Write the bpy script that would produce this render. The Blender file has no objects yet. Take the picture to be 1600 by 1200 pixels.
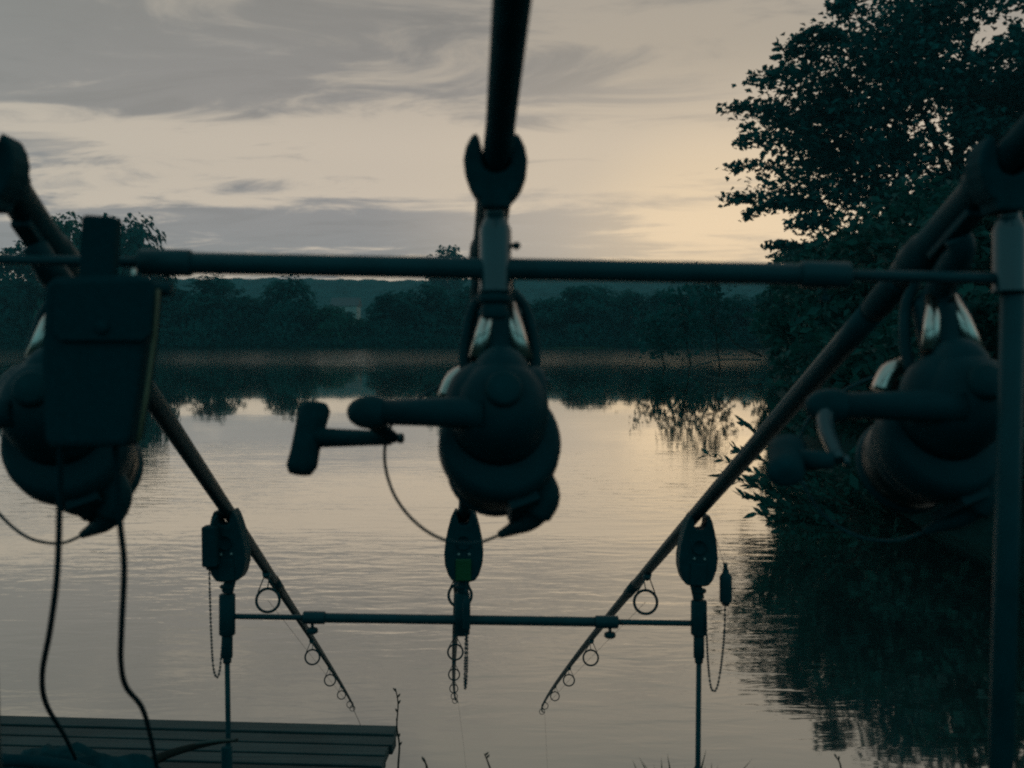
import bpy, bmesh, math, random
import numpy as np
from mathutils import Vector, Matrix, noise

random.seed(7)
rng = np.random.default_rng(11)
PI = math.pi
scene = bpy.context.scene
COL = scene.collection

# ---------------------------------------------------------------- camera
FPX = 1570.0                      # focal length in photograph pixels (1600 wide)
CAM_H = 1.5                       # metres above the water
PITCH = math.atan(76.0 / FPX)
cam_data = bpy.data.cameras.new("camera")
cam_data.sensor_width = 36.0
cam_data.lens = FPX * 36.0 / 1600.0
cam_data.clip_start = 0.02
cam_data.clip_end = 9000.0
cam_data.dof.use_dof = True
cam_data.dof.focus_distance = 2.2
cam_data.dof.aperture_fstop = 11.0
cam = bpy.data.objects.new("camera", cam_data)
cam.location = (0, 0, CAM_H)
cam.rotation_euler = (PI / 2 - PITCH, 0, 0)
COL.objects.link(cam)
scene.camera = cam

# ---------------------------------------------------------------- exposure
vs = scene.view_settings
vs.view_transform = 'Standard'
vs.look = 'None'
vs.exposure = 0.0
vs.gamma = 1.0
vs.use_curve_mapping = False
scene.cycles.pixel_filter_type = 'BLACKMAN_HARRIS'
scene.cycles.filter_width = 2.1
scene.cycles.use_denoising = False
scene.cycles.use_adaptive_sampling = False
scene.cycles.sampling_pattern = 'TABULATED_SOBOL'
scene.cycles.max_bounces = 8
scene.cycles.transparent_max_bounces = 8
scene.cycles.volume_bounces = 0

# ---------------------------------------------------------------- world (dusk sky with streaky cloud)
SUN_AZ = math.radians(12.2)       # to the right of straight ahead
SUN_EL = math.radians(2.6)
world = bpy.data.worlds.new("World")
scene.world = world
world.use_nodes = True
wt = world.node_tree
wt.nodes.clear()
WN, WL = wt.nodes, wt.links


def wmath(op, a, b=None, c=None, clamp=False):
    n = WN.new('ShaderNodeMath')
    n.operation = op
    n.use_clamp = clamp
    for i, v in enumerate((a, b, c)):
        if v is None:
            continue
        if isinstance(v, (int, float)):
            n.inputs[i].default_value = v
        else:
            WL.new(v, n.inputs[i])
    return n.outputs[0]


def wmix(fac, a, b, mode='MIX'):
    n = WN.new('ShaderNodeMix')
    n.data_type = 'RGBA'
    n.blend_type = mode
    n.clamp_factor = True
    for key, v in ((0, fac), (6, a), (7, b)):
        if isinstance(v, (int, float)):
            n.inputs[key].default_value = v
        elif isinstance(v, tuple):
            n.inputs[key].default_value = (*v, 1)
        else:
            WL.new(v, n.inputs[key])
    return n.outputs[2]


def wramp(fac, stops, interp='EASE'):
    n = WN.new('ShaderNodeValToRGB')
    n.color_ramp.interpolation = interp
    el = n.color_ramp.elements
    while len(el) < len(stops):
        el.new(0.5)
    for e, (p, c) in zip(el, stops):
        e.position = p
        e.color = (*c, 1) if isinstance(c, tuple) else (c, c, c, 1)
    WL.new(fac, n.inputs[0])
    return n.outputs[0]


def smooth(v, lo, hi):
    n = WN.new('ShaderNodeMapRange')
    n.interpolation_type = 'SMOOTHSTEP'
    WL.new(v, n.inputs[0])
    n.inputs[1].default_value = lo
    n.inputs[2].default_value = hi
    return n.outputs[0]


tc = WN.new('ShaderNodeTexCoord')
sep = WN.new('ShaderNodeSeparateXYZ')
WL.new(tc.outputs['Generated'], sep.inputs[0])
dx, dy, dz = sep.outputs
zc = wmath('MAXIMUM', dz, 0.0)
# closeness to where the sun went down
dotn = WN.new('ShaderNodeVectorMath')
dotn.operation = 'DOT_PRODUCT'
WL.new(tc.outputs['Generated'], dotn.inputs[0])
dotn.inputs[1].default_value = (math.sin(SUN_AZ) * math.cos(SUN_EL), math.cos(SUN_AZ) * math.cos(SUN_EL), math.sin(SUN_EL))
dots = dotn.outputs['Value']
near = smooth(dots, 0.93, 1.0)
fire = smooth(dots, 0.982, 0.9995)
wide = smooth(dots, -0.25, 1.0)
# clear sky: physical sky low in the sun plus the warm veil of thin cloud
nish = WN.new('ShaderNodeTexSky')
nish.sky_type = 'NISHITA'
nish.sun_disc = False
nish.sun_elevation = SUN_EL
nish.sun_rotation = SUN_AZ
nish.air_density = 1.2
nish.dust_density = 2.0
nish_s = wmix(1.0, nish.outputs[0], (0.004, 0.004, 0.004), 'MULTIPLY')
west = wramp(zc, [(0.0, (0.75, 0.615, 0.49)), (0.08, (0.735, 0.625, 0.505)), (0.17, (0.63, 0.54, 0.44)),
                  (0.28, (0.43, 0.38, 0.32)), (0.45, (0.265, 0.262, 0.235)), (0.9, (0.13, 0.185, 0.19))])
east = wramp(zc, [(0.0, (0.085, 0.30, 0.345)), (0.25, (0.095, 0.30, 0.34)), (0.9, (0.13, 0.185, 0.19))])
veil = wmix(wide, east, west)
glow = wmix(1.0, veil, wmix(near, (1.0, 1.0, 1.0), (1.06, 1.05, 1.00)), 'MULTIPLY')
glow = wmix(1.0, glow, wmix(fire, (1.0, 1.0, 1.0), (1.28, 1.21, 1.07)), 'MULTIPLY')
clear = wmix(1.0, glow, nish_s, 'ADD')
# cloud sheet: the view direction carried up to a flat layer
den = wmath('ADD', zc, 0.075)
u = wmath('DIVIDE', dx, den)
v = wmath('DIVIDE', dy, den)
comb = WN.new('ShaderNodeCombineXYZ')
WL.new(wmath('MULTIPLY', u, 0.62), comb.inputs[0])
WL.new(wmath('ADD', v, wmath('MULTIPLY', u, 0.10)), comb.inputs[1])
comb.inputs[2].default_value = 0.3


def wnoise(vec, scale, detail, rough, dist=0.0, off=(0, 0, 0)):
    m = WN.new('ShaderNodeMapping')
    m.inputs['Location'].default_value = off
    WL.new(vec, m.inputs[0])
    n = WN.new('ShaderNodeTexNoise')
    n.inputs['Scale'].default_value = scale
    n.inputs['Detail'].default_value = detail
    n.inputs['Roughness'].default_value = rough
    n.inputs['Distortion'].default_value = dist
    WL.new(m.outputs[0], n.inputs['Vector'])
    return n.outputs['Fac']


big = wnoise(comb.outputs[0], 0.75, 7.0, 0.55, 0.4, (3.1, 1.7, 0.0))
fine = wnoise(comb.outputs[0], 2.6, 8.0, 0.62, 0.7, (0.4, 7.3, 2.0))
cl = wmath('ADD', wmath('MULTIPLY', big, 0.50), wmath('MULTIPLY', fine, 0.50))
# broad bands of cloud: a wide sheet high on the left, a low bank over the hill, a clearer belt between
az = wmath('ARCTAN2', dx, dy)


def window(v, a, b, c, d):
    return wmath('SUBTRACT', smooth(v, a, b), smooth(v, c, d))


def band(el, azw, amp):
    return wmath('MULTIPLY', wmath('MULTIPLY', window(zc, *el), window(az, *azw)), amp)


elw = wmath('ADD', zc, wmath('MULTIPLY', az, 0.03))
cover = band((0.185, 0.225, 0.275, 0.31), (-1.2, -0.5, 0.05, 0.25), 0.050)
for b_ in (band((0.066, 0.084, 0.108, 0.130), (-0.9, -0.36, 0.02, 0.16), 0.125),
           band((0.135, 0.155, 0.185, 0.215), (-0.5, -0.2, 0.5, 0.9), -0.055),
           band((0.16, 0.20, 0.29, 0.34), (-1.2, -0.7, -0.22, -0.05), 0.0),
           band((0.185, 0.215, 0.255, 0.285), (-0.42, -0.25, 0.14, 0.30), 0.045),
           band((0.40, 0.50, 0.9, 1.0), (-3.2, -3.1, 3.1, 3.2), 0.05)):
    cover = wmath('ADD', cover, b_)
dens = smooth(wmath('ADD', cl, cover), 0.475, 0.60)
dens = wmath('MULTIPLY', dens, wmath('SUBTRACT', 1.0, wmath('MULTIPLY', near, 0.6)))
cloud_w = wramp(zc, [(0.0, (0.31, 0.325, 0.34)), (0.12, (0.285, 0.28, 0.29)), (0.22, (0.285, 0.268, 0.258)), (0.30, (0.262, 0.248, 0.234)), (0.8, (0.17, 0.19, 0.185))])
cloud_w = wmix(1.0, cloud_w, wramp(fine, [(0.30, 1.14), (0.5, 1.0), (0.68, 0.88)]), 'MULTIPLY')
cloud_c = wmix(wide, (0.08, 0.255, 0.29), cloud_w)
skyc = wmix(wmath('MULTIPLY', dens, 0.85), clear, cloud_c)
# below the horizon the world is dark ground
below = smooth(dz, -0.02, 0.0)
skyc = wmix(below, (0.01, 0.02, 0.022), skyc)
bg = WN.new('ShaderNodeBackground')
WL.new(skyc, bg.inputs['Color'])
bg.inputs['Strength'].default_value = 1.0
wo = WN.new('ShaderNodeOutputWorld')
WL.new(bg.outputs[0], wo.inputs['Surface'])

# ---------------------------------------------------------------- the last of the sun
sun_d = bpy.data.lights.new("sun", 'SUN')
sun_d.energy = 0.02
sun_d.angle = math.radians(100)
sun_d.color = (1.0, 0.82, 0.58)
sun = bpy.data.objects.new("sun", sun_d)
sun.rotation_euler = Vector((math.sin(SUN_AZ) * math.cos(SUN_EL), math.cos(SUN_AZ) * math.cos(SUN_EL), math.sin(SUN_EL))).to_track_quat('Z', 'Y').to_euler()
COL.objects.link(sun)

# ================================================================ helpers
FWD = Vector((0, math.cos(PITCH), -math.sin(PITCH)))
UPV = Vector((0, math.sin(PITCH), math.cos(PITCH)))
RGT = Vector((1, 0, 0))
CAM = Vector((0, 0, CAM_H))


def U(px, py, d):
    """the point of the place seen at a photograph pixel, d metres ahead"""
    return CAM + d * (FWD + (px - 800) / FPX * RGT - (py - 600) / FPX * UPV)


def proj(p):
    q = Vector(p) - CAM
    d = q.dot(FWD)
    return 800 + FPX * q.dot(RGT) / d, 600 - FPX * q.dot(UPV) / d, d


class MB:
    def __init__(self):
        self.v, self.f, self.s = [], [], []

    def add(self, verts, faces, smooth=True):
        o = len(self.v)
        self.v += [Vector(p) for p in verts]
        for f in faces:
            self.f.append([i + o for i in f])
            self.s.append(smooth)
        return self

    def tube(self, pts, rad, seg=12, caps=True):
        pts = [Vector(p) for p in pts]
        n = len(pts)
        if hasattr(rad, "__len__"):
            rad = [float(q_) for q_ in rad]
        else:
            rad = [rad] * n
        V, F = [], []
        prev = None
        for i, p in enumerate(pts):
            t = (pts[min(i + 1, n - 1)] - pts[max(i - 1, 0)])
            if t.length < 1e-9:
                t = Vector((0, 0, 1))
            t.normalize()
            if prev is None:
                a = Vector((0, 0, 1)) if abs(t.z) < 0.9 else Vector((1, 0, 0))
                x = t.cross(a).normalized()
            else:
                x = (prev - t * prev.dot(t)).normalized()
            prev = x
            y = t.cross(x)
            for k in range(seg):
                an = 2 * PI * k / seg
                V.append(p + rad[i] * (math.cos(an) * x + math.sin(an) * y))
        for i in range(n - 1):
            for k in range(seg):
                k2 = (k + 1) % seg
                F.append((i * seg + k, i * seg + k2, (i + 1) * seg + k2, (i + 1) * seg + k))
        self.add(V, F, True)
        if caps:
            o = len(V)
            self.add(V[:seg], [tuple(range(seg))[::-1]], False)
            self.add(V[-seg:], [tuple(range(seg))], False)
        return self

    def cyl(self, a, b, r, seg=16, r2=None, bev=0.12):
        """capped cylinder with softened rims"""
        a, b = Vector(a), Vector(b)
        r2 = r if r2 is None else r2
        ax = (b - a)
        L = ax.length
        ax.normalize()
        e = min(r, r2) * bev
        e = min(e, L * 0.3)
        return self.tube([a, a, a + ax * e, b - ax * e, b, b], [r * 0.01, r - e, r, r2, r2 - e, r2 * 0.01], seg, False) if False else \
            self._lathe(a, ax, [(0, 0), (r - e, 0), (r, e), (r2, L - e), (r2 - e, L), (0, L)], seg)

    def _lathe(self, o, ax, prof, seg=24, start=None):
        ax = Vector(ax).normalized()
        a = Vector((0, 0, 1)) if abs(ax.z) < 0.9 else Vector((1, 0, 0))
        x = ax.cross(a).normalized()
        y = ax.cross(x)
        V, F = [], []
        for (r, h) in prof:
            for k in range(seg):
                an = 2 * PI * k / seg
                V.append(Vector(o) + ax * h + max(r, 1e-6) * (math.cos(an) * x + math.sin(an) * y))
        for i in range(len(prof) - 1):
            for k in range(seg):
                k2 = (k + 1) % seg
                F.append((i * seg + k, i * seg + k2, (i + 1) * seg + k2, (i + 1) * seg + k))
        return self.add(V, F, True)

    lathe = _lathe

    def torus(self, c, ax, R, r, seg=28, mseg=8, a0=0, a1=2 * PI, xdir=None):
        ax = Vector(ax).normalized()
        if xdir is None:
            a = Vector((0, 0, 1)) if abs(ax.z) < 0.9 else Vector((1, 0, 0))
            x = ax.cross(a).normalized()
        else:
            x = (Vector(xdir) - ax * Vector(xdir).dot(ax)).normalized()
        y = ax.cross(x)
        full = abs(a1 - a0 - 2 * PI) < 1e-6
        n = seg if full else seg + 1
        V, F = [], []
        for i in range(n):
            t = a0 + (a1 - a0) * i / seg
            e = math.cos(t) * x + math.sin(t) * y
            for k in range(mseg):
                m = 2 * PI * k / mseg
                V.append(Vector(c) + e * (R + r * math.cos(m)) + ax * (r * math.sin(m)))
        for i in range(seg):
            i2 = (i + 1) % n
            for k in range(mseg):
                k2 = (k + 1) % mseg
                F.append((i * mseg + k, i2 * mseg + k, i2 * mseg + k2, i * mseg + k2))
        return self.add(V, F, True)

    def ball(self, c, r, seg=14, rings=9, sc=(1, 1, 1), frame=None):
        V, F = [], []
        X, Y, Z = frame if frame else (RGT, Vector((0, 1, 0)), Vector((0, 0, 1)))
        for i in range(rings + 1):
            th = PI * i / rings
            for k in range(seg):
                ph = 2 * PI * k / seg
                V.append(Vector(c) + r * (sc[0] * math.sin(th) * math.cos(ph) * X + sc[1] * math.sin(th) * math.sin(ph) * Y + sc[2] * math.cos(th) * Z))
        for i in range(rings):
            for k in range(seg):
                k2 = (k + 1) % seg
                F.append((i * seg + k, (i + 1) * seg + k, (i + 1) * seg + k2, i * seg + k2))
        return self.add(V, F, True)

    def prism(self, outline, front, back_off, bev=0.0):
        """outline: list of world points (front face), pushed by back_off; rounded rim by insetting both faces"""
        P = [Vector(p) for p in outline]
        c = sum(P, Vector()) / len(P)
        off = Vector(back_off)
        n = len(P)
        rings = [[p + (c - p) * bev for p in P], [p + off * 0.18 for p in P], [p + off * 0.82 for p in P], [p + (c - p) * bev + off for p in P]]
        V = [p for r in rings for p in r]
        F = []
        for i in range(3):
            for k in range(n):
                k2 = (k + 1) % n
                F.append((i * n + k, i * n + k2, (i + 1) * n + k2, (i + 1) * n + k))
        F.append(tuple(range(n))[::-1])
        F.append(tuple(range(3 * n, 4 * n)))
        return self.add(V, F, False)

    def box(self, c, sx, sy, sz, frame=None, bev=0.0):
        X, Y, Z = frame if frame else (RGT, Vector((0, 1, 0)), Vector((0, 0, 1)))
        V = [Vector(c) + X * sx * a / 2 + Y * sy * b / 2 + Z * sz * d / 2 for a in (-1, 1) for b in (-1, 1) for d in (-1, 1)]
        F = [(0, 1, 3, 2), (4, 6, 7, 5), (0, 4, 5, 1), (2, 3, 7, 6), (0, 2, 6, 4), (1, 5, 7, 3)]
        return self.add(V, F, False)

    def mesh(self, name, mat, inv=None):
        me = bpy.data.meshes.new(name)
        vs_ = [inv @ v for v in self.v] if inv is not None else self.v
        me.from_pydata([tuple(v) for v in vs_], [], self.f)
        me.polygons.foreach_set('use_smooth', self.s)
        bm = bmesh.new()
        bm.from_mesh(me)
        bmesh.ops.remove_doubles(bm, verts=bm.verts, dist=1e-6)
        bmesh.ops.recalc_face_normals(bm, faces=bm.faces)
        bm.to_mesh(me)
        bm.free()
        if mat:
            me.materials.append(mat)
        me.update()
        return me

    def build(self, name, mat, parent=None, bevel=0.0):
        inv = None
        if parent is not None:
            inv = world_of(parent).inverted()
        me = self.mesh(name, mat, inv)
        o = bpy.data.objects.new(name, me)
        COL.objects.link(o)
        if parent is not None:
            o.parent = parent
        if bevel > 0:
            m = o.modifiers.new('bevel', 'BEVEL')
            m.width = bevel
            m.segments = 2
            m.limit_method = 'ANGLE'
            m.angle_limit = math.radians(40)
        return o


MATW = {}


def world_of(o):
    m = MATW.get(o.name)
    if m is None:
        m = Matrix.LocRotScale(o.location, o.rotation_euler, o.scale)
        if o.parent is not None:
            m = world_of(o.parent) @ m
    return m


def tag(o, label=None, cat=None, group=None, kind=None):
    if label:
        o['label'] = label
    if cat:
        o['category'] = cat
    if group:
        o['group'] = group
    if kind:
        o['kind'] = kind
    return o


def empty(name, loc, label=None, cat=None, group=None, mat=None):
    o = bpy.data.objects.new(name, None)
    o.empty_display_size = 0.05
    COL.objects.link(o)
    if mat is not None:
        o.matrix_basis = mat
        MATW[o.name] = mat.copy()
    else:
        o.location = loc
        MATW[o.name] = Matrix.Translation(loc)
    return tag(o, label, cat, group)


def copy_tree(src, mat=None, parent=None):
    c = src.copy()
    COL.objects.link(c)
    if parent is not None:
        c.parent = parent
    if mat is not None:
        c.matrix_basis = mat
        MATW[c.name] = mat.copy()
    for ch in list(src.children):
        copy_tree(ch, None, c)
    return c


def catmull(pts, n=8):
    P = [Vector(p) for p in pts]
    P = [P[0] * 2 - P[1]] + P + [P[-1] * 2 - P[-2]]
    out = []
    for i in range(1, len(P) - 2):
        a, b, c, d = P[i - 1:i + 3]
        for k in range(n):
            t = k / n
            out.append(0.5 * ((2 * b) + (c - a) * t + (2 * a - 5 * b + 4 * c - d) * t * t + (3 * b - a - 3 * c + d) * t ** 3))
    out.append(P[-2])
    return out


# ---------------------------------------------------------------- materials
def nodes_of(m):
    m.use_nodes = True
    return m.node_tree.nodes, m.node_tree.links, m.node_tree.nodes['Principled BSDF']


def mat_simple(name, col, rough=0.5, metal=0.0, var=0.25, scale=40.0, bump=0.0, spec=0.5, trans=None):
    """base colour with fine grain and a worn, uneven gloss"""
    m = bpy.data.materials.new(name)
    N, L, b = nodes_of(m)
    t = N.new('ShaderNodeTexCoord')
    n = N.new('ShaderNodeTexNoise')
    n.inputs['Scale'].default_value = scale
    n.inputs['Detail'].default_value = 5
    n.inputs['Roughness'].default_value = 0.6
    L.new(t.outputs['Object'], n.inputs['Vector'])
    r = N.new('ShaderNodeValToRGB')
    r.color_ramp.elements[0].position = 0.3
    r.color_ramp.elements[1].position = 0.7
    r.color_ramp.elements[0].color = (*[c * (1 - var) for c in col], 1)
    r.color_ramp.elements[1].color = (*[min(1, c * (1 + var)) for c in col], 1)
    L.new(n.outputs['Fac'], r.inputs[0])
    L.new(r.outputs[0], b.inputs['Base Color'])
    mr = N.new('ShaderNodeMapRange')
    mr.inputs[3].default_value = max(0.02, rough - 0.08)
    mr.inputs[4].default_value = min(1, rough + 0.08)
    L.new(n.outputs['Fac'], mr.inputs[0])
    L.new(mr.outputs[0], b.inputs['Roughness'])
    b.inputs['Metallic'].default_value = metal
    b.inputs['Specular IOR Level'].default_value = spec
    if bump > 0:
        bp = N.new('ShaderNodeBump')
        bp.inputs['Strength'].default_value = 0.6
        bp.inputs['Distance'].default_value = bump
        L.new(n.outputs['Fac'], bp.inputs['Height'])
        L.new(bp.outputs[0], b.inputs['Normal'])
    return m


def mat_leaf(name, c0, c1, rough=0.5, spec=0.25, transl=0.25):
    m = bpy.data.materials.new(name)
    N, L, b = nodes_of(m)
    g = N.new('ShaderNodeNewGeometry')
    t = N.new('ShaderNodeTexCoord')
    n = N.new('ShaderNodeTexNoise')
    n.inputs['Scale'].default_value = 0.6
    L.new(t.outputs['Object'], n.inputs['Vector'])
    a = N.new('ShaderNodeMath')
    a.operation = 'MULTIPLY_ADD'
    L.new(g.outputs['Random Per Island'], a.inputs[0])
    a.inputs[1].default_value = 0.6
    s = N.new('ShaderNodeMath')
    s.operation = 'MULTIPLY'
    L.new(n.outputs['Fac'], s.inputs[0])
    s.inputs[1].default_value = 0.4
    L.new(s.outputs[0], a.inputs[2])
    r = N.new('ShaderNodeValToRGB')
    r.color_ramp.elements[0].color = (*c0, 1)
    r.color_ramp.elements[1].color = (*c1, 1)
    L.new(a.outputs[0], r.inputs[0])
    L.new(r.outputs[0], b.inputs['Base Color'])
    b.inputs['Roughness'].default_value = rough
    b.inputs['Specular IOR Level'].default_value = spec
    tr = N.new('ShaderNodeBsdfTranslucent')
    L.new(r.outputs[0], tr.inputs['Color'])
    mx = N.new('ShaderNodeMixShader')
    mx.inputs[0].default_value = transl
    out = N['Material Output']
    L.new(b.outputs[0], mx.inputs[1])
    L.new(tr.outputs[0], mx.inputs[2])
    L.new(mx.outputs[0], out.inputs['Surface'])
    return m


M = {}
M['black'] = mat_simple('black_plastic', (0.003, 0.050, 0.058), 0.55, 0, 0.2, 60, 0.0002, 0.08)
M['rubber'] = mat_simple('black_rubber', (0.003, 0.046, 0.054), 0.7, 0, 0.2, 90, 0.0003, 0.05)
M['graphite'] = mat_simple('graphite_reel', (0.003, 0.048, 0.057), 0.5, 0, 0.2, 30, 0.0, 0.10)
M['gun'] = mat_simple('gunmetal_paint', (0.004, 0.054, 0.063), 0.42, 0, 0.2, 45, 0.0, 0.22)
M['steel'] = mat_simple('satin_black_steel', (0.006, 0.050, 0.058), 0.22, 0, 0.15, 60, 0.0, 0.8)
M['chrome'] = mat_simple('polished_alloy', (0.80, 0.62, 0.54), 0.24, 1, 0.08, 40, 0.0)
M['blank'] = mat_simple('rod_blank', (0.003, 0.050, 0.058), 0.45, 0, 0.2, 25, 0.0, 0.12)
M['grip'] = mat_simple('rod_grip', (0.003, 0.048, 0.056), 0.65, 0, 0.25, 120, 0.0003, 0.08)
M['wire'] = mat_simple('guide_wire', (0.004, 0.070, 0.080), 0.5, 0, 0.1, 50, 0.0, 0.2)
M['line'] = mat_simple('monofilament', (0.008, 0.022, 0.022), 0.4, 0, 0.1, 50)
M['green'] = mat_simple('green_translucent', (0.006, 0.095, 0.026), 0.4, 0, 0.15, 40)
M['lens'] = mat_simple('clear_lens', (0.35, 0.36, 0.33), 0.2, 0, 0.05, 40)
M['nylon'] = mat_simple('black_nylon', (0.002, 0.040, 0.048), 0.75, 0, 0.15, 400, 0.0004, 0.05)
M['lit_trim'] = mat_simple('tan_lit_trim', (0.20, 0.16, 0.09), 0.5, 0, 0.2, 80)  # case edge with the low sun's rim light put into its colour
M['bagcloth'] = mat_simple('bag_cloth', (0.003, 0.045, 0.053), 0.8, 0, 0.3, 50, 0.002, 0.05)
M['stalk'] = mat_simple('dry_stalk', (0.035, 0.042, 0.032), 0.7, 0, 0.3, 60)
M['bark'] = mat_simple('bark', (0.030, 0.030, 0.024), 0.85, 0, 0.5, 8, 0.02, 0.2)
M['deadwood'] = mat_simple('bleached_deadwood', (0.09, 0.10, 0.09), 0.8, 0, 0.3, 12, 0.01, 0.2)
M['soil'] = mat_simple('bank_soil', (0.005, 0.032, 0.030), 0.9, 0, 0.4, 6, 0.03, 0.05)
M['meadow'] = mat_simple('far_meadow', (0.035, 0.055, 0.030), 0.9, 0, 0.4, 0.05, 0.0, 0.1)
M['hill'] = mat_simple('wooded_hill', (0.016, 0.065, 0.062), 0.95, 0, 0.5, 0.12, 0.0, 0.05)
M['render_wall'] = mat_simple('house_render', (0.45, 0.43, 0.38), 0.8, 0, 0.1, 2)
M['slate'] = mat_simple('house_slate', (0.10, 0.10, 0.10), 0.7, 0, 0.2, 3)
M['glass'] = mat_simple('window_glass', (0.03, 0.04, 0.045), 0.1, 0, 0.1, 3)
M['leaf_tree'] = mat_leaf('leaf_alder', (0.003, 0.080, 0.080), (0.007, 0.12, 0.108), 0.6, 0.10)
M['leaf_bush'] = mat_leaf('leaf_willow', (0.003, 0.066, 0.064), (0.009, 0.11, 0.085), 0.55, 0.14)
M['leaf_far'] = mat_leaf('leaf_far', (0.006, 0.085, 0.082), (0.013, 0.115, 0.10), 0.8, 0.05, 0.5)
M['leaf_far_pale'] = mat_leaf('leaf_far_pale', (0.010, 0.10, 0.08), (0.022, 0.135, 0.095), 0.8, 0.05, 0.5)
M['grass'] = mat_leaf('bank_grass', (0.016, 0.034, 0.020), (0.05, 0.075, 0.032))


def mat_wood():
    m = bpy.data.materials.new('weathered_planks')
    N, L, b = nodes_of(m)
    t = N.new('ShaderNodeTexCoord')
    oi = N.new('ShaderNodeObjectInfo')
    mp = N.new('ShaderNodeMapping')
    mp.inputs['Scale'].default_value = (2.0, 45, 45)
    L.new(t.outputs['Object'], mp.inputs[0])
    n = N.new('ShaderNodeTexNoise')
    n.inputs['Scale'].default_value = 1.6
    n.inputs['Detail'].default_value = 7
    n.noise_dimensions = '4D'
    L.new(oi.outputs['Random'], n.inputs['W'])
    L.new(mp.outputs[0], n.inputs['Vector'])
    n2 = N.new('ShaderNodeTexNoise')
    n2.inputs['Scale'].default_value = 7
    L.new(t.outputs['Object'], n2.inputs['Vector'])
    r = N.new('ShaderNodeValToRGB')
    r.color_ramp.elements[0].position = 0.3
    r.color_ramp.elements[0].color = (0.008, 0.026, 0.027, 1)
    r.color_ramp.elements[1].position = 0.72
    r.color_ramp.elements[1].color = (0.034, 0.066, 0.066, 1)
    ad = N.new('ShaderNodeMath')
    ad.operation = 'MULTIPLY_ADD'
    L.new(n.outputs['Fac'], ad.inputs[0])
    ad.inputs[1].default_value = 0.7
    s = N.new('ShaderNodeMath')
    s.operation = 'MULTIPLY'
    s.inputs[1].default_value = 0.35
    L.new(n2.outputs['Fac'], s.inputs[0])
    L.new(s.outputs[0], ad.inputs[2])
    L.new(ad.outputs[0], r.inputs[0])
    hs = N.new('ShaderNodeHueSaturation')
    mr = N.new('ShaderNodeMapRange')
    mr.inputs[3].default_value = 0.7
    mr.inputs[4].default_value = 1.25
    L.new(oi.outputs['Random'], mr.inputs[0])
    L.new(mr.outputs[0], hs.inputs['Value'])
    L.new(r.outputs[0], hs.inputs['Color'])
    L.new(hs.outputs[0], b.inputs['Base Color'])
    b.inputs['Roughness'].default_value = 0.6
    b.inputs['Specular IOR Level'].default_value = 0.2
    bp = N.new('ShaderNodeBump')
    bp.inputs['Strength'].default_value = 0.5
    bp.inputs['Distance'].default_value = 0.003
    L.new(n.outputs['Fac'], bp.inputs['Height'])
    L.new(bp.outputs[0], b.inputs['Normal'])
    return m


M['wood'] = mat_wood()


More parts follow.
